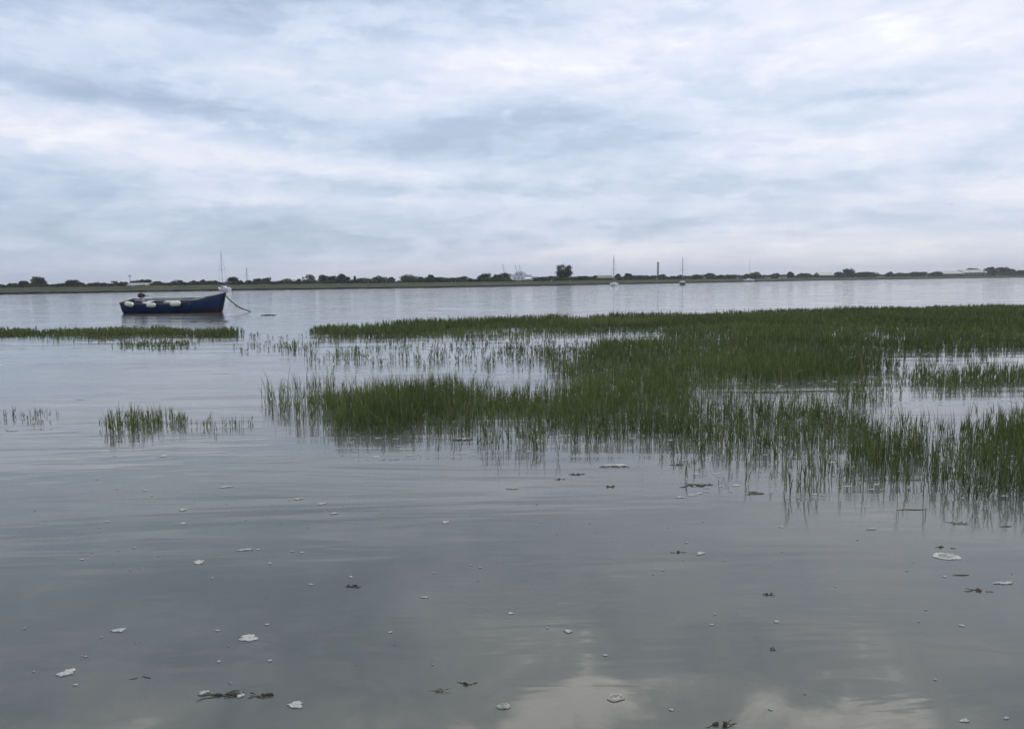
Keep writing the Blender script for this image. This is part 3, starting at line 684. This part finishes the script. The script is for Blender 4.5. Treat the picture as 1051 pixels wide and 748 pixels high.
# mooring rope from the bow down into the water, with weed on it
b0 = boatpt(Sx[-1][-1][0]-.1, 0, Sx[-1][-1][2]-.03); e0 = at(257.5, 320.1)
pts = []
for k in range(15):
    u = k/14; p = b0.lerp(e0, u); p.z = b0.z*(1-u)-.26*math.sin(math.pi*u)*(1-u*.5); pts.append(p)
pts[-1].z = -.02
e1 = pts[-1]
mb = MB(); mb.tube(pts, [.028 if k % 2 else .036 for k in range(15)], 7)
for k in (6, 7, 8, 9): mb.tube([pts[k]+Vector((0, 0, .02)), pts[k]+Vector((random.uniform(-.1, .1), 0, -.13))], [.035, .01], 5)
ro = mb.build('mooring_rope', ROPE); tag(ro, 'dark sagging mooring rope running from the boat bow into the water', 'rope')
# floating rope end / dark weed beyond
BUOYY = mat('buoy_yellow', (.40, .38, .18), .5, var=.1)
# ------------------------------------------------------------------ yachts
HW = mat('yacht_white', (.66, .67, .68), .35, var=.04, vscale=2); HD = mat('yacht_dark', (.10, .11, .12), .4, var=.15, vscale=2)
MASTM = mat('mast_alloy', (.13, .13, .14), .5, var=.05); CANV = mat('sail_cover', (.10, .13, .18), .8, var=.1); GLASS = mat('cabin_window', (.02, .025, .03), .12, var=.1)
def yacht(px, ywl, ytop, L, rot, hm, label, B=2.4, free=.75, mr_=.07, cabin=1.0, stays=True, xmast=0.05, boom=True):
    p = at(px, ywl); top = atY(px, ytop, p.y); H = top.z
    o = empty('yacht', (p.x, p.y, 0), R(rot), label=label, cat='yacht', group='moored yachts with bare masts')
    Sy = hull_sections(L, B, free, .28, 0, transom=.62, draft=.3, ns=18, nk=6, rake=.08)
    V, F = hull_mesh(Sy)
    # deck cap
    n7 = 7; nS = 19
    for i in range(nS-1):
        F.append((i*n7+6, (i+1)*n7+6, nS*n7+(i+1)*n7+6, nS*n7+i*n7+6))
    h_ = meshobj('hull', V, F, hm, o, True)
    bm = bmesh.new(); bm.from_mesh(h_.data); bmesh.ops.remove_doubles(bm, verts=bm.verts, dist=.002); bmesh.ops.recalc_face_normals(bm, faces=bm.faces); bm.to_mesh(h_.data); bm.free()
    h_.modifiers.new('crisp', 'EDGE_SPLIT').split_angle = R(45)
    # keep the hull's own waterline stripe
    cb = rounded('cabin', (L*.04, 0, free+.24*cabin), (L*.40, B*.58, .5*cabin), HW, o, taper=.86)
    for sy in (-1, 1): MB().box(L*.04, sy*B*.285, free+.30*cabin, L*.26, .03, .14*cabin).build('window', GLASS, o)
    rounded('cockpit_coaming', (-L*.30, 0, free+.1), (L*.26, B*.62, .28), HW, o, taper=.95)
    mxp = L*xmast
    MB().tube([(mxp, 0, free+.2), (mxp, 0, H*.6), (mxp, 0, H)], [mr_, mr_*.9, mr_*.6], 8).build('mast', MASTM, o)
    if boom:
        MB().tube([(mxp, 0, free+1.05), (mxp-L*.38, 0, free+1.0)], .05, 6).build('boom', MASTM, o)
        MB().tube([(mxp-.1, 0, free+1.18), (mxp-L*.2, 0, free+1.2), (mxp-L*.36, 0, free+1.1)], [.13, .12, .06], 8).build('furled_sail', CANV, o, True)
    if stays:
        mb = MB(); mb.tube([(mxp, 0, H*.97), (L*.5, 0, free+.25)], .010, 4); mb.tube([(mxp, 0, H*.97), (-L*.48, 0, free+.05)], .010, 4)
        for sy in (-1, 1): mb.tube([(mxp, 0, H*.95), (mxp, sy*.65, H*.55), (mxp-.1, sy*B*.46, free)], .010, 4)
        mb.build('rigging', MASTM, o); MB().tube([(mxp, -.65, H*.55), (mxp, .65, H*.55)], .03, 5).build('spreader', MASTM, o)
    return o
yo = yacht(230.3, 299.3, 257.6, 6.0, 132, HW, 'white hulled yacht with tall thin mast moored behind the bow of the blue boat', B=1.5, free=.7, mr_=.055, xmast=.14, cabin=1.1)
# yacht hull extends to the right of its mast
yacht(630.2, 293.7, 262.2, 5.5, 97, HW, 'yacht with dark tall mast and pale hull seen end on, moored mid river', B=1.7, free=.55, mr_=.085, cabin=.8)
yacht(700.5, 292.7, 263.6, 6.0, 82, HD, 'dark hulled yacht seen end on with thin mast, second mast from the right', B=1.8, free=.75, mr_=.07, cabin=.7)
yacht(768.8, 289.1, 265.8, 7.5, 35, HW, 'small white yacht with the faintest mast, the farthest right of the yachts', B=2.6, free=.7, mr_=.055, cabin=1.5, stays=False)
# a small yellow marker float near the far bank
p = at(294.5, 298.6); o = empty('marker_float', p, .3, label='small yellowish float low in the water near the far bank', cat='float')
rounded('float_body', (0, 0, .08), (1.1, .4, .24), BUOYY, o, taper=.7); MB().tube([(0, 0, .25), (0, 0, .55)], .03, 6).build('float_post', POLE, o)

# a gull in the air
GULL = mat('gull_feathers', (.22, .22, .23), .8, var=.15)
g0 = atY(976.5, 210, 150.)
mb = MB(); mb.tube([(-.26, 0, 0), (-.12, 0, .01), (.05, 0, .01), (.2, 0, .02), (.30, 0, .01)], [.02, .06, .075, .045, .012], 8)
for s_ in (-1, 1):
    v = [(.10, s_*.05, .02), (-.08, s_*.05, .02), (.14, s_*.33, .13), (-.03, s_*.34, .13), (-.05, s_*.66, .06), (-.12, s_*.64, .06)]
    v += [(q[0], q[1], q[2]+.012) for q in v]
    fs = [(0, 2, 3, 1), (2, 4, 5, 3), (6, 7, 9, 8), (8, 9, 11, 10), (0, 6, 8, 2), (2, 8, 10, 4), (1, 3, 9, 7), (3, 5, 11, 9), (4, 10, 11, 5), (0, 1, 7, 6)]
    mb.add(v, fs)
mb.add([(-.24, -.02, 0), (-.38, -.06, 0), (-.38, .06, 0), (-.24, .02, 0), (-.24, 0, .02)], [(0, 1, 2, 3), (0, 4, 1), (1, 4, 2), (2, 4, 3)])
gl = mb.build('gull', GULL); gl.location = g0; gl.rotation_euler = (R(12), 0, R(70))
tag(gl, 'lone gull gliding low in the sky at the right', 'bird')

# ------------------------------------------------------------------ marsh grass
GR = bpy.data.materials.new('marsh_grass_blades'); GR.use_nodes = True; t = GR.node_tree; P = t.nodes['Principled BSDF']
at_ = N('ShaderNodeAttribute', t, attribute_name='tint'); rp = N('ShaderNodeValToRGB', t); t.links.new(at_.outputs['Fac'], rp.inputs[0])
cr = rp.color_ramp; cr.elements[0].position = 0; cr.elements[0].color = (.040, .056, .022, 1); cr.elements[1].position = 1; cr.elements[1].color = (.26, .22, .12, 1)
for p_, q_ in ((.45, (.070, .104, .032)), (.80, (.140, .170, .052)), (.90, (.19, .17, .075))):
    e = cr.elements.new(p_); e.color = (*q_, 1)
t.links.new(rp.outputs[0], P.inputs['Base Color']); P.inputs['Roughness'].default_value = .55; P.inputs['Specular IOR Level'].default_value = .3
o_ = [q for q in t.nodes if q.type == 'OUTPUT_MATERIAL'][0]
tr = N('ShaderNodeBsdfTranslucent', t); t.links.new(rp.outputs[0], tr.inputs[0]); ms = N('ShaderNodeMixShader', t); ms.inputs[0].default_value = .30
t.links.new(P.outputs[0], ms.inputs[1]); t.links.new(tr.outputs[0], ms.inputs[2]); t.links.new(ms.outputs[0], o_.inputs[0])

def inpoly(x, y, poly):
    r_ = np.zeros(len(x), bool); n = len(poly); j = n-1
    for i in range(n):
        xi, yi = poly[i]; xj, yj = poly[j]
        if yi != yj:
            r_ ^= ((yi > y) != (yj > y)) & (x < (xj-xi)*(y-yi)/(yj-yi)+xi)
        j = i
    return r_
def blades(name, polys, label, jit=(10, 2.0)):
    """polys: (polygon of shoot feet in the photograph, shoots per m2, height m). Feet stand on the water plane."""
    X = []; Y = []; Hh = []
    for poly, dens, hgt, clump in polys:
        clump = clump+.15; dens = dens*(1.35 if dens > 90 else 1.15)
        g = [at(px, py) for px, py in poly]
        x0, x1 = min(q.x for q in g)-.5, max(q.x for q in g)+.5; y0, y1 = min(q.y for q in g)-.5, max(q.y for q in g)+.5
        n = int((x1-x0)*(y1-y0)*dens*1.6)
        x = rng.uniform(x0, x1, n); y = rng.uniform(y0, y1, n)
        px, py = project(x, y, 0.)
        jx = (value_noise(x, y, .9, 11)-.5)*2; jy = (value_noise(x, y, .9, 12)-.5)*2
        px2 = px+(jx*2+rng.normal(size=n)*.8)*jit[0]; py2 = py+(jy*1.6+rng.normal(size=n)*.9)*jit[1]*np.maximum(1, (py-300)/45)
        k = inpoly(px2, py2, poly)
        nz = .5*value_noise(x, y, 2.4, 21)+.3*value_noise(x, y, .8, 22)+.2*value_noise(x, y, .3, 23)
        pr = np.clip(1+(nz-.5)*4.2*clump, 0, 1.6)/1.6
        k &= rng.uniform(0, 1, n) < pr
        X.append(x[k]); Y.append(y[k]); Hh.append(.9*hgt*(.62+.75*value_noise(x, y, 1.6, 31)[k])*rng.uniform(.55, 1.15, k.sum()))
    X = np.concatenate(X); Y = np.concatenate(Y); Hh = np.concatenate(Hh)
    dist = np.hypot(X, Y); VV = []; FF = []; TT = []; k0 = 0
    shoot_t = rng.uniform(0, .6, len(X))*.5+.55*value_noise(X, Y, 3.5, 41)*(.5+.7*value_noise(X, Y, 1.1, 42))
    for li in range(5):
        prob = [1, 1, .9, .7, .45][li]
        k = rng.uniform(0, 1, len(X)) < prob
        x, y, h, d, tt = X[k], Y[k], Hh[k], dist[k], shoot_t[k]; n = len(x)
        if n == 0: continue
        a = rng.uniform(0, 2*np.pi, n)
        lean = (rng.uniform(.0, .18, n) if li == 0 else rng.uniform(.05, .42, n))
        bent = rng.uniform(0, 1, n) < (.08 if li else .035); lean = np.where(bent, rng.uniform(.8, 1.5, n), lean)
        hl_ = h*(1. if li == 0 else rng.uniform(.45, 1.0, n))
        zb = 0. if li == 0 else h*rng.uniform(.0, .35, n)
        ox = rng.normal(size=n)*.012; oy = rng.normal(size=n)*.012
        w = np.maximum(.0031, d*.00029)*rng.uniform(.75, 1.35, n)*(1.0 if li else .9)
        fa = rng.uniform(0, 2*np.pi, n); wx, wy = np.cos(fa)*w, np.sin(fa)*w
        dx_, dy_ = np.cos(a), np.sin(a)
        lv = [0, .38, .72, 1.0]; ww = [1., .92, .62, .06]
        P4 = []
        hl2 = np.maximum(hl_-zb*.6, .03)
        for u, s_ in zip(lv, ww):
            hx = x+ox+dx_*hl2*lean*u**1.8; hy = y+oy+dy_*hl2*lean*u**1.8
            hz = zb+hl2*u*(1-.28*np.minimum(lean, 1.4)*u) - (.02 if u == 0 and li == 0 else 0)
            hz = np.broadcast_to(hz, (n,))
            P4 += [np.stack([hx-wx*s_, hy-wy*s_, hz], 1), np.stack([hx+wx*s_, hy+wy*s_, hz], 1)]
        Vb = np.stack(P4, 1).reshape(-1, 3)
        base = (np.arange(n)*8)[:, None]
        Fb = np.concatenate([base+np.array([[0, 1, 3, 2]]), base+np.array([[2, 3, 5, 4]]), base+np.array([[4, 5, 7, 6]])], 0)+k0
        tb = np.clip(tt+rng.uniform(-.12, .22, n), 0, .86); dead = rng.uniform(0, 1, n) < .07; tb = np.where(dead, rng.uniform(.9, 1, n), tb)
        VV.append(Vb); FF.append(Fb); TT.append(np.repeat(tb, 8)); k0 += 8*n
    o = fast_mesh(name, np.concatenate(VV), np.concatenate(FF), GR, np.concatenate(TT))
    print('GRASS', name, len(X), k0)
    return tag(o, label, 'marsh grass', kind='stuff')
main = [
 # far strip along the top of the bed
 ([(325, 344), (345, 338), (480, 332), (600, 329.5), (700, 327), (800, 324), (870, 320), (960, 317.5), (1100, 319), (1100, 327), (900, 330), (760, 333), (600, 336), (450, 340), (345, 345)], 95, .26, .5),
 ([(300, 346), (600, 337), (800, 334), (790, 339), (600, 346), (340, 349)], 28, .20, 1.2),
 # solid mass upper right
 ([(760, 331), (900, 325), (1120, 323), (1120, 356), (1000, 360), (900, 360), (820, 356), (760, 345)], 62, .30, .7),
 ([(690, 334), (800, 334), (830, 356), (780, 362), (690, 352)], 50, .26, .9),
 # loose row with open water either side
 ([(340, 372), (360, 367), (480, 363), (600, 358), (640, 354), (640, 368), (560, 372), (440, 376)], 40, .22, 1.0),
 ([(290, 360), (600, 349), (640, 352), (600, 357), (330, 366)], 12, .16, 1.4),
 # centre mass
 ([(600, 372), (620, 352), (700, 350), (790, 360), (860, 362), (900, 366), (870, 386), (800, 391), (700, 394), (640, 402), (590, 404), (570, 385)], 78, .30, .9),
 ([(780, 358), (900, 360), (930, 362), (900, 378), (830, 386), (780, 388)], 45, .26, 1.2),
 ([(620, 392), (700, 388), (820, 382), (910, 372), (960, 372), (900, 396), (800, 404), (680, 412)], 22, .24, 1.4),
 # island in the pool
 ([(922, 393), (932, 384), (1000, 383), (1120, 380), (1120, 397), (1000, 398), (940, 398)], 120, .26, .5),
 # main near bed
 ([(330, 425), (330, 412), (420, 408), (520, 408), (600, 402), (700, 398), (720, 420), (820, 424), (890, 428), (900, 434), (960, 440), (1020, 435), (1120, 428), (1120, 482), (1000, 478), (900, 474), (800, 468), (700, 456), (600, 448), (480, 444), (380, 440)], 205, .30, .7),
 ([(270, 420), (280, 408), (340, 404), (350, 436), (300, 430)], 55, .40, 1.3),
 ([(830, 428), (885, 402), (905, 410), (900, 440), (840, 440)], 140, .30, .6),
 ([(820, 425), (850, 412), (890, 414), (890, 436), (830, 436)], 60, .26, .6),
 # thinning front
 ([(350, 438), (480, 442), (600, 446), (700, 454), (800, 466), (900, 472), (1000, 476), (1120, 480), (1120, 505), (960, 500), (850, 492), (740, 480), (640, 462), (480, 453), (380, 451)], 95, .27, 1.1),
 ([(1000, 440), (1120, 425), (1120, 500), (1010, 495)], 85, .30, .8),
 ([(880, 434), (960, 438), (1120, 424), (1120, 498), (900, 484)], 105, .27, .6),
 # fringes and stragglers
 ([(265, 425), (345, 398), (345, 430), (285, 432)], 10, .26, 1.3),
 ([(300, 372), (345, 362), (345, 375), (310, 378)], 6, .20, 1.3),
 ([(702, 478), (760, 480), (762, 492), (715, 492)], 22, .24, 1.2),
 ([(700, 425), (700, 396), (820, 390), (900, 396), (890, 425)], 9, .18, 1.5),
]
blades('marsh_grass', main, 'wide bed of green marsh grass standing in shallow water on the right')
blades('marsh_grass', [([(-120, 349), (-120, 341), (0, 340.5), (130, 339.5), (245, 341), (240, 345), (120, 344.5), (0, 347)], 75, .19, .7),
                      ([(-120, 350), (0, 346), (200, 343), (320, 346), (320, 348), (200, 347), (0, 351)], 10, .13, 1.3)],
       'long thin strip of marsh grass in the water in front of the blue boat', jit=(5, .9))
blades('marsh_grass', [([(122, 356), (140, 351.5), (190, 351), (200, 354), (180, 357), (140, 358)], 34, .16, 1.0), ([(235, 357), (260, 353), (325, 353), (320, 357), (250, 360)], 16, .16, 1.2)],
       'two small low tufts of grass just nearer than the long thin strip', jit=(4, .9))
blades('marsh_grass', [([(104, 440), (112, 434), (190, 431), (195, 437), (150, 443), (108, 444)], 120, .20, .9), ([(190, 440), (200, 430), (268, 430), (266, 441), (200, 443)], 36, .19, 1.2)],
       'small dark patch of reeds alone in open water left of the main bed', jit=(4, 1.))
blades('marsh_grass', [([(-70, 433), (-60, 425), (0, 424), (45, 424), (58, 427), (40, 431), (0, 434)], 130, .17, 1.0)],
       'small patch of reeds cut by the left edge of the photo', jit=(4, 1.))

# ------------------------------------------------------------------ foam and weed afloat
FOAM = mat('foam', (.36, .37, .355), .7, var=.12, vscale=60, bump=.6, bscale=90); SCUM = mat('foam_edge', (.22, .21, .17), .7, var=.25, vscale=60)
WEED = mat('sea_weed', (.055, .055, .035), .45, var=.4, vscale=30); STICK = mat('reed_stalk', (.13, .095, .06), .7, var=.3, vscale=30)
def blob(rx, ry, z, seed, n=26, rough=.28):
    r_ = random.Random(seed); ph = [r_.uniform(0, 6.28) for _ in range(5)]
    def rad(a): return 1+rough*(.5*math.sin(2*a+ph[0])+.4*math.sin(3*a+ph[1])+.3*math.sin(5*a+ph[2])+.25*math.sin(8*a+ph[3])+.2*math.sin(13*a+ph[4]))
    V = []; F = []
    rings = [(1., .0), (.97, .55), (.86, .9), (.6, 1.), (.3, .95)]
    for s_, zz in rings:
        for k in range(n):
            a = 2*math.pi*k/n; q = rad(a)*s_; V.append((math.cos(a)*rx*q, math.sin(a)*ry*q, .0015+z*zz*(1+.25*math.sin(5*a+ph[1]+s_*6))))
    V.append((0, 0, z))
    for i in range(len(rings)-1):
        for k in range(n): F.append((i*n+k, i*n+(k+1) % n, (i+1)*n+(k+1) % n, (i+1)*n+k))
    for k in range(n): F.append(((len(rings)-1)*n+k, (len(rings)-1)*n+(k+1) % n, len(V)-1))
    return V, F
def foam(px, py, wpx, label, ring=False, aspect=.55, group='larger foam patches on the open water', rz=None, rough=.28):
    p = at(px, py); dd = math.hypot(p.y, CAM_H); rx = wpx*.88/FPX*dd/2
    ry = rx*aspect
    sd_ = int(px*7+py*13)
    if ring:
        o = empty('foam_patch', p, .1, label=label, cat='foam', group=group)
        V, F = blob(rx, ry, .004, sd_, rough=.15); meshobj('foam_rim', V, F, FOAM if wpx > 25 else SCUM, o)
        V, F = blob(rx*.72, ry*.7, .0065, sd_+1, rough=.25); meshobj('scum_film', V, F, SCUM if wpx > 25 else FOAM, o)
        V, F = blob(rx*.5, ry*.4, .010, sd_+2, rough=.5); meshobj('foam_centre', V, F, FOAM, o)
    else:
        V, F = blob(rx, ry, .004 if wpx > 8 else .0025, sd_, rough=rough); o = meshobj('foam_patch', V, F, FOAM, loc=p); o.rotation_euler = (0, 0, random.uniform(-.25, .25) if rz is None else rz)
        tag(o, label, 'foam', group)
    return o
big = [
 (232, 499.7, 14, 'long white foam patch below the dark reeds at the left', .35), (204, 577, 13, 'slanting white foam patch left of centre, alone on dark water', .7),
 (252, 564.3, 17, 'thin dash of foam above and right of a slanting foam patch', .25), (255, 655, 21, 'large white foam patch in the lower left water, long with one blunt end', .6),
 (122, 647, 12, 'egg shaped foam patch left of a larger long one in the lower left', .7), (68.5, 690.5, 16, 'blocky bright white foam patch closest to the lower left corner', .8),
 (303.5, 723.5, 17, 'flat grey white foam patch at the bottom, just right of a string of weed', .6), (209, 711, 9, 'small foam patch at the left end of the string of weed', .7),
 (247, 713.5, 9, 'small foam patch in the middle of the string of weed', .8), (457, 536, 9, 'small bright foam patch in the middle of the photo below the grass', .6),
 (583, 648, 9, 'small foam patch above the pale oval one near the bottom centre', .6), (719, 568, 10, 'white foam patch right of a brown weed scrap, below the loose reeds', .6),
 (1030, 598.5, 19, 'long foam sliver at the right edge beside a brown scrap', .3), (987, 642, 6, 'small foam patch below the brown scrap on the right', .6),
 (990, 739.5, 8, 'foam patch in the lower right corner, the larger of two', .8), (1033, 737, 5, 'foam patch in the lower right corner, the smaller of two', .7),
 (797, 638, 6, 'small lone foam patch right of centre beneath a thin weed sprig', .6), (343, 527, 11, 'foam streak below two others in a slanting row left of centre', .35),
 (306, 512, 10, 'foam patch starting a slanting row left of centre', .5), (330, 517, 9, 'middle foam patch of a slanting row left of centre', .6),
 (188, 523.3, 9, 'upper of two small foam patches one above the other, left', .6), (188, 537.2, 8, 'lower of two small foam patches one above the other, left', .5),
 (168, 468, 10, 'foam patch just below the left end of the dark reeds', .6), (698, 510.5, 11, 'foam patch just left of the loose stems in front of the bed', .35),
 (526, 501.5, 12, 'thin foam streak below the front of the grass bed, mid photo', .2), (436, 613, 8, 'narrow foam fleck right of the dark weed clump', .4),
 (524, 629.5, 7, 'narrow foam fleck above the bottom centre brightness', .5), (895, 543, 10, 'thin foam sliver beneath the long brown stalk', .35),
 (632, 477.5, 26, 'long flat raft of foam along the front of the bed, mid photo', .3), (475, 450.5, 14, 'foam scrap caught among the front stems of the bed, left half', .4),
 (12, 442, 12, 'pale foam smear below the reeds at the left edge', .35), (83, 410, 8, 'foam fleck in the open water above the reeds at the left', .4),
]
for px, py, w, lab, asp in big: foam(px, py, w, lab, aspect=asp*1.1, rz=.1, rough=.42)
foam(971, 571, 29, 'ring shaped foam raft with brown scum inside, right side of the near water', ring=True, aspect=.75)
foam(632, 716, 19, 'pale oval foam patch with a grey rim at the bottom, right of centre', ring=True, aspect=.8)
foam(517, 725, 14, 'round foam patch with a dark rim at the bottom centre', ring=True, aspect=.8)
# small flecks: one kind that nothing tells apart
k = 0; specks = [(102, 541), (82, 567), (95, 567), (143, 583), (134, 585), (310, 567), (277, 580), (88, 674), (25, 645), (104, 654), (277, 678), (290, 536), (393, 527), (483, 580), (445, 588), (490, 596), (444, 682), (744, 575), (943, 638), (880, 554), (360, 592), (120, 502), (265, 564), (300, 566), (316, 541), (200, 531), (156, 509), (404, 445), (118, 468), (70, 461), (655, 478.5), (712, 499)]
while len(specks) < 92:
    px, py = random.uniform(5, 1045), random.triangular(462, 745, 520)
    if px > 350 and py < 500+(px-350)*.08: continue
    specks.append((px, py))
for px, py in specks: foam(px, py, random.choice([1.3, 1.6, 2, 2.4, 3, 4.5]), 'tiny white foam fleck afloat on the open grey water', aspect=.8, group='tiny foam flecks')
# foam lines drifting between the stems (uncountable)
mb = MB(); rr = random.Random(4); cnt = 0
zones = [((300, 344), (700, 350), 130, 3.2), ((340, 356), (660, 373), 60, 3.2), ((690, 386), (900, 402), 110, 3.8), ((780, 330), (1051, 334), 50, 3), ((840, 362), (1051, 381), 130, 3.6), ((890, 400), (1051, 415), 60, 4),
         ((350, 444), (700, 470), 60, 5), ((700, 455), (1051, 512), 110, 5.5), ((640, 320), (1051, 350), 60, 3), ((0, 345), (320, 352), 70, 2.6), ((960, 309.5), (1051, 313), 30, 3), ((450, 400), (900, 450), 60, 4)]
for (xa, ya), (xb, yb), n_, w_ in zones:
    for _ in range(n_):
        px, py = rr.uniform(xa, xb), rr.uniform(ya, yb); p = at(px, py); rx = (.15+.6*rr.random()**2.5)*w_/FPX*p.y
        V, F = blob(rx*rr.uniform(.7, 1.5), rx*rr.uniform(.3, .7), .002, rr.randint(0, 9999), n=12); mb.add([(v[0]+p.x, v[1]+p.y, v[2]) for v in V], F)
tag(mb.build('foam_scum', FOAM), 'scattered flecks and lines of foam caught among the marsh grass stems', 'foam', kind='stuff')
# weed scraps
def weed(px, py, wpx, label, n=6, m=WEED, spread=.35, thick=.006, name='weed_clump', cat='weed', group='drifting scraps of weed'):
    p = at(px, py); dd = math.hypot(p.y, CAM_H); L_ = wpx*.85/FPX*dd; mb = MB(); thick *= .8; r_ = random.Random(int(px*3+py))
    for k in range(n):
        x = r_.uniform(-.4, .4)*L_; y = r_.uniform(-.5, .5)*L_*spread; a = r_.uniform(-.7, .7)+(math.pi if r_.random() < .5 else 0); l = L_*r_.uniform(.25, .55) if n > 1 else L_
        if n == 1: x = -L_/2; y = 0; a = .05
        pts = []; 
        for q in range(7):
            u = q/6; pts.append((x+math.cos(a)*l*u+math.sin(u*5+k)*L_*.02, y+math.sin(a)*l*u+math.sin(u*7+k*2)*L_*.03, .0005+abs(math.sin(u*3.1+k))*thick*.5))
        mb.tube(pts, [thick*.6*(.5+.7*math.sin(math.pi*min(1, .12+u_/6.5))) for u_ in range(7)], 6)
    if n > 3:
        for k in range(n//2):
            V, F = blob(L_*r_.uniform(.05, .12), L_*r_.uniform(.03, .07), .008, r_.randint(0, 999), n=12, rough=.5)
            ox, oy = r_.uniform(-.4, .4)*L_, r_.uniform(-.4, .4)*L_*spread; mb.add([(v[0]+ox, v[1]+oy, v[2]) for v in V], F)
    o = mb.build(name, m); o.location = p; tag(o, label, cat, group); return o
weed(360, 602, 16, 'black weed clump alone in the dark water left of centre', 7, thick=.004)
weed(480, 702, 15, 'dark weed clump at the bottom, the right hand of two close together', 7, thick=.004)
weed(452, 709, 17, 'paler straggly weed scrap at the bottom, left hand of two close together', 6, SCUM, thick=.003)
weed(232, 713, 40, 'long string of dark weed scraps and bubbles at the lower left', 12, spread=.1, thick=.004)
weed(270, 714, 26, 'dark weed tail ending the long string at the lower left', 8, spread=.15, thick=.004)
weed(146, 696, 24, 'two fine dark weed threads in the lower left water', 3, spread=.1, thick=.003)
weed(475, 451.5, 14, 'dark weed lump caught at the front stems of the bed, left half', 8, spread=.5, thick=.012)
weed(592, 487, 15, 'dark weed scrap just below the bed, left of the long foam raft', 5, thick=.006)
weed(575, 492, 9, 'small dark weed scrap below and left of another, below the bed', 4, thick=.005)
weed(626, 499.5, 14, 'dark flat weed scrap below the long foam raft', 4, thick=.006)
weed(695, 477, 12, 'dark weed scrap right of the long foam raft', 4, thick=.007)
weed(632, 479, 30, 'brown weed stretched along the long foam raft', 6, STICK, spread=.12, thick=.006)
weed(716, 498, 30, 'tangle of weed around the loose stems in front of the bed', 10, spread=.3, thick=.007)
weed(774, 506, 18, 'brown weed lump under the grass front with foam behind it', 8, STICK, spread=.5, thick=.009)
weed(788, 610, 15, 'thin olive weed sprig alone in the right half of the water', 5, thick=.0035, spread=.25)
weed(696, 567, 14, 'brown weed scrap just left of a white foam patch, mid right', 4, STICK, thick=.004, spread=.2)
weed(965, 561.5, 8, 'dark weed scrap just above the ring shaped foam raft, left one', 4, thick=.004)
weed(978, 562.8, 5, 'dark weed scrap just above the ring shaped foam raft, right one', 3, thick=.004)
weed(1004, 606, 19, 'reddish brown weed scrap left of the long foam sliver', 6, STICK, thick=.004, spread=.3)
weed(983, 536.5, 20, 'flat weed scrap behind the ring shaped foam raft', 6, SCUM, thick=.005, spread=.4)
weed(793, 666.5, 5, 'tiny black weed knot in the lower right water', 5, thick=.004, spread=.8)
weed(746, 744, 30, 'dark weed scraps at the bottom edge right of centre', 7, thick=.003, spread=.3)
weed(274, 323.6, 18, 'low dark weed raft afloat just right of the mooring rope end', 8, thick=.05, spread=.35)
weed(215, 330, 30, 'faint dark drift of weed between the blue boat and the grass strip', 7, thick=.03, spread=.25)
for (px, py, w, lab) in [(937, 523.3, 40, 'long straight brown reed stalk floating at the front of the bed'), (987, 590.3, 21, 'short dark reed stalk below the ring shaped foam raft'), (1033, 540.3, 15, 'short brown reed stalk near the right edge')]:
    weed(px, py, w, lab, 1, STICK, thick=.006, name='reed_stalk', cat='stalk', group='floating reed stalks')

# ------------------------------------------------------------------ haze
HZ = bpy.data.materials.new('haze_air'); HZ.use_nodes = True; t = HZ.node_tree; t.nodes.clear()
pv = N('ShaderNodeVolumePrincipled', t); pv.inputs['Color'].default_value = (.82, .87, .95, 1); pv.inputs['Density'].default_value = .00022
oo = N('ShaderNodeOutputMaterial', t); t.links.new(pv.outputs[0], oo.inputs['Volume'])
tag(MB().box(0, EXT/2-45, 34.5, EXT*2+40, EXT+90, 71).build('haze', HZ), kind='stuff')
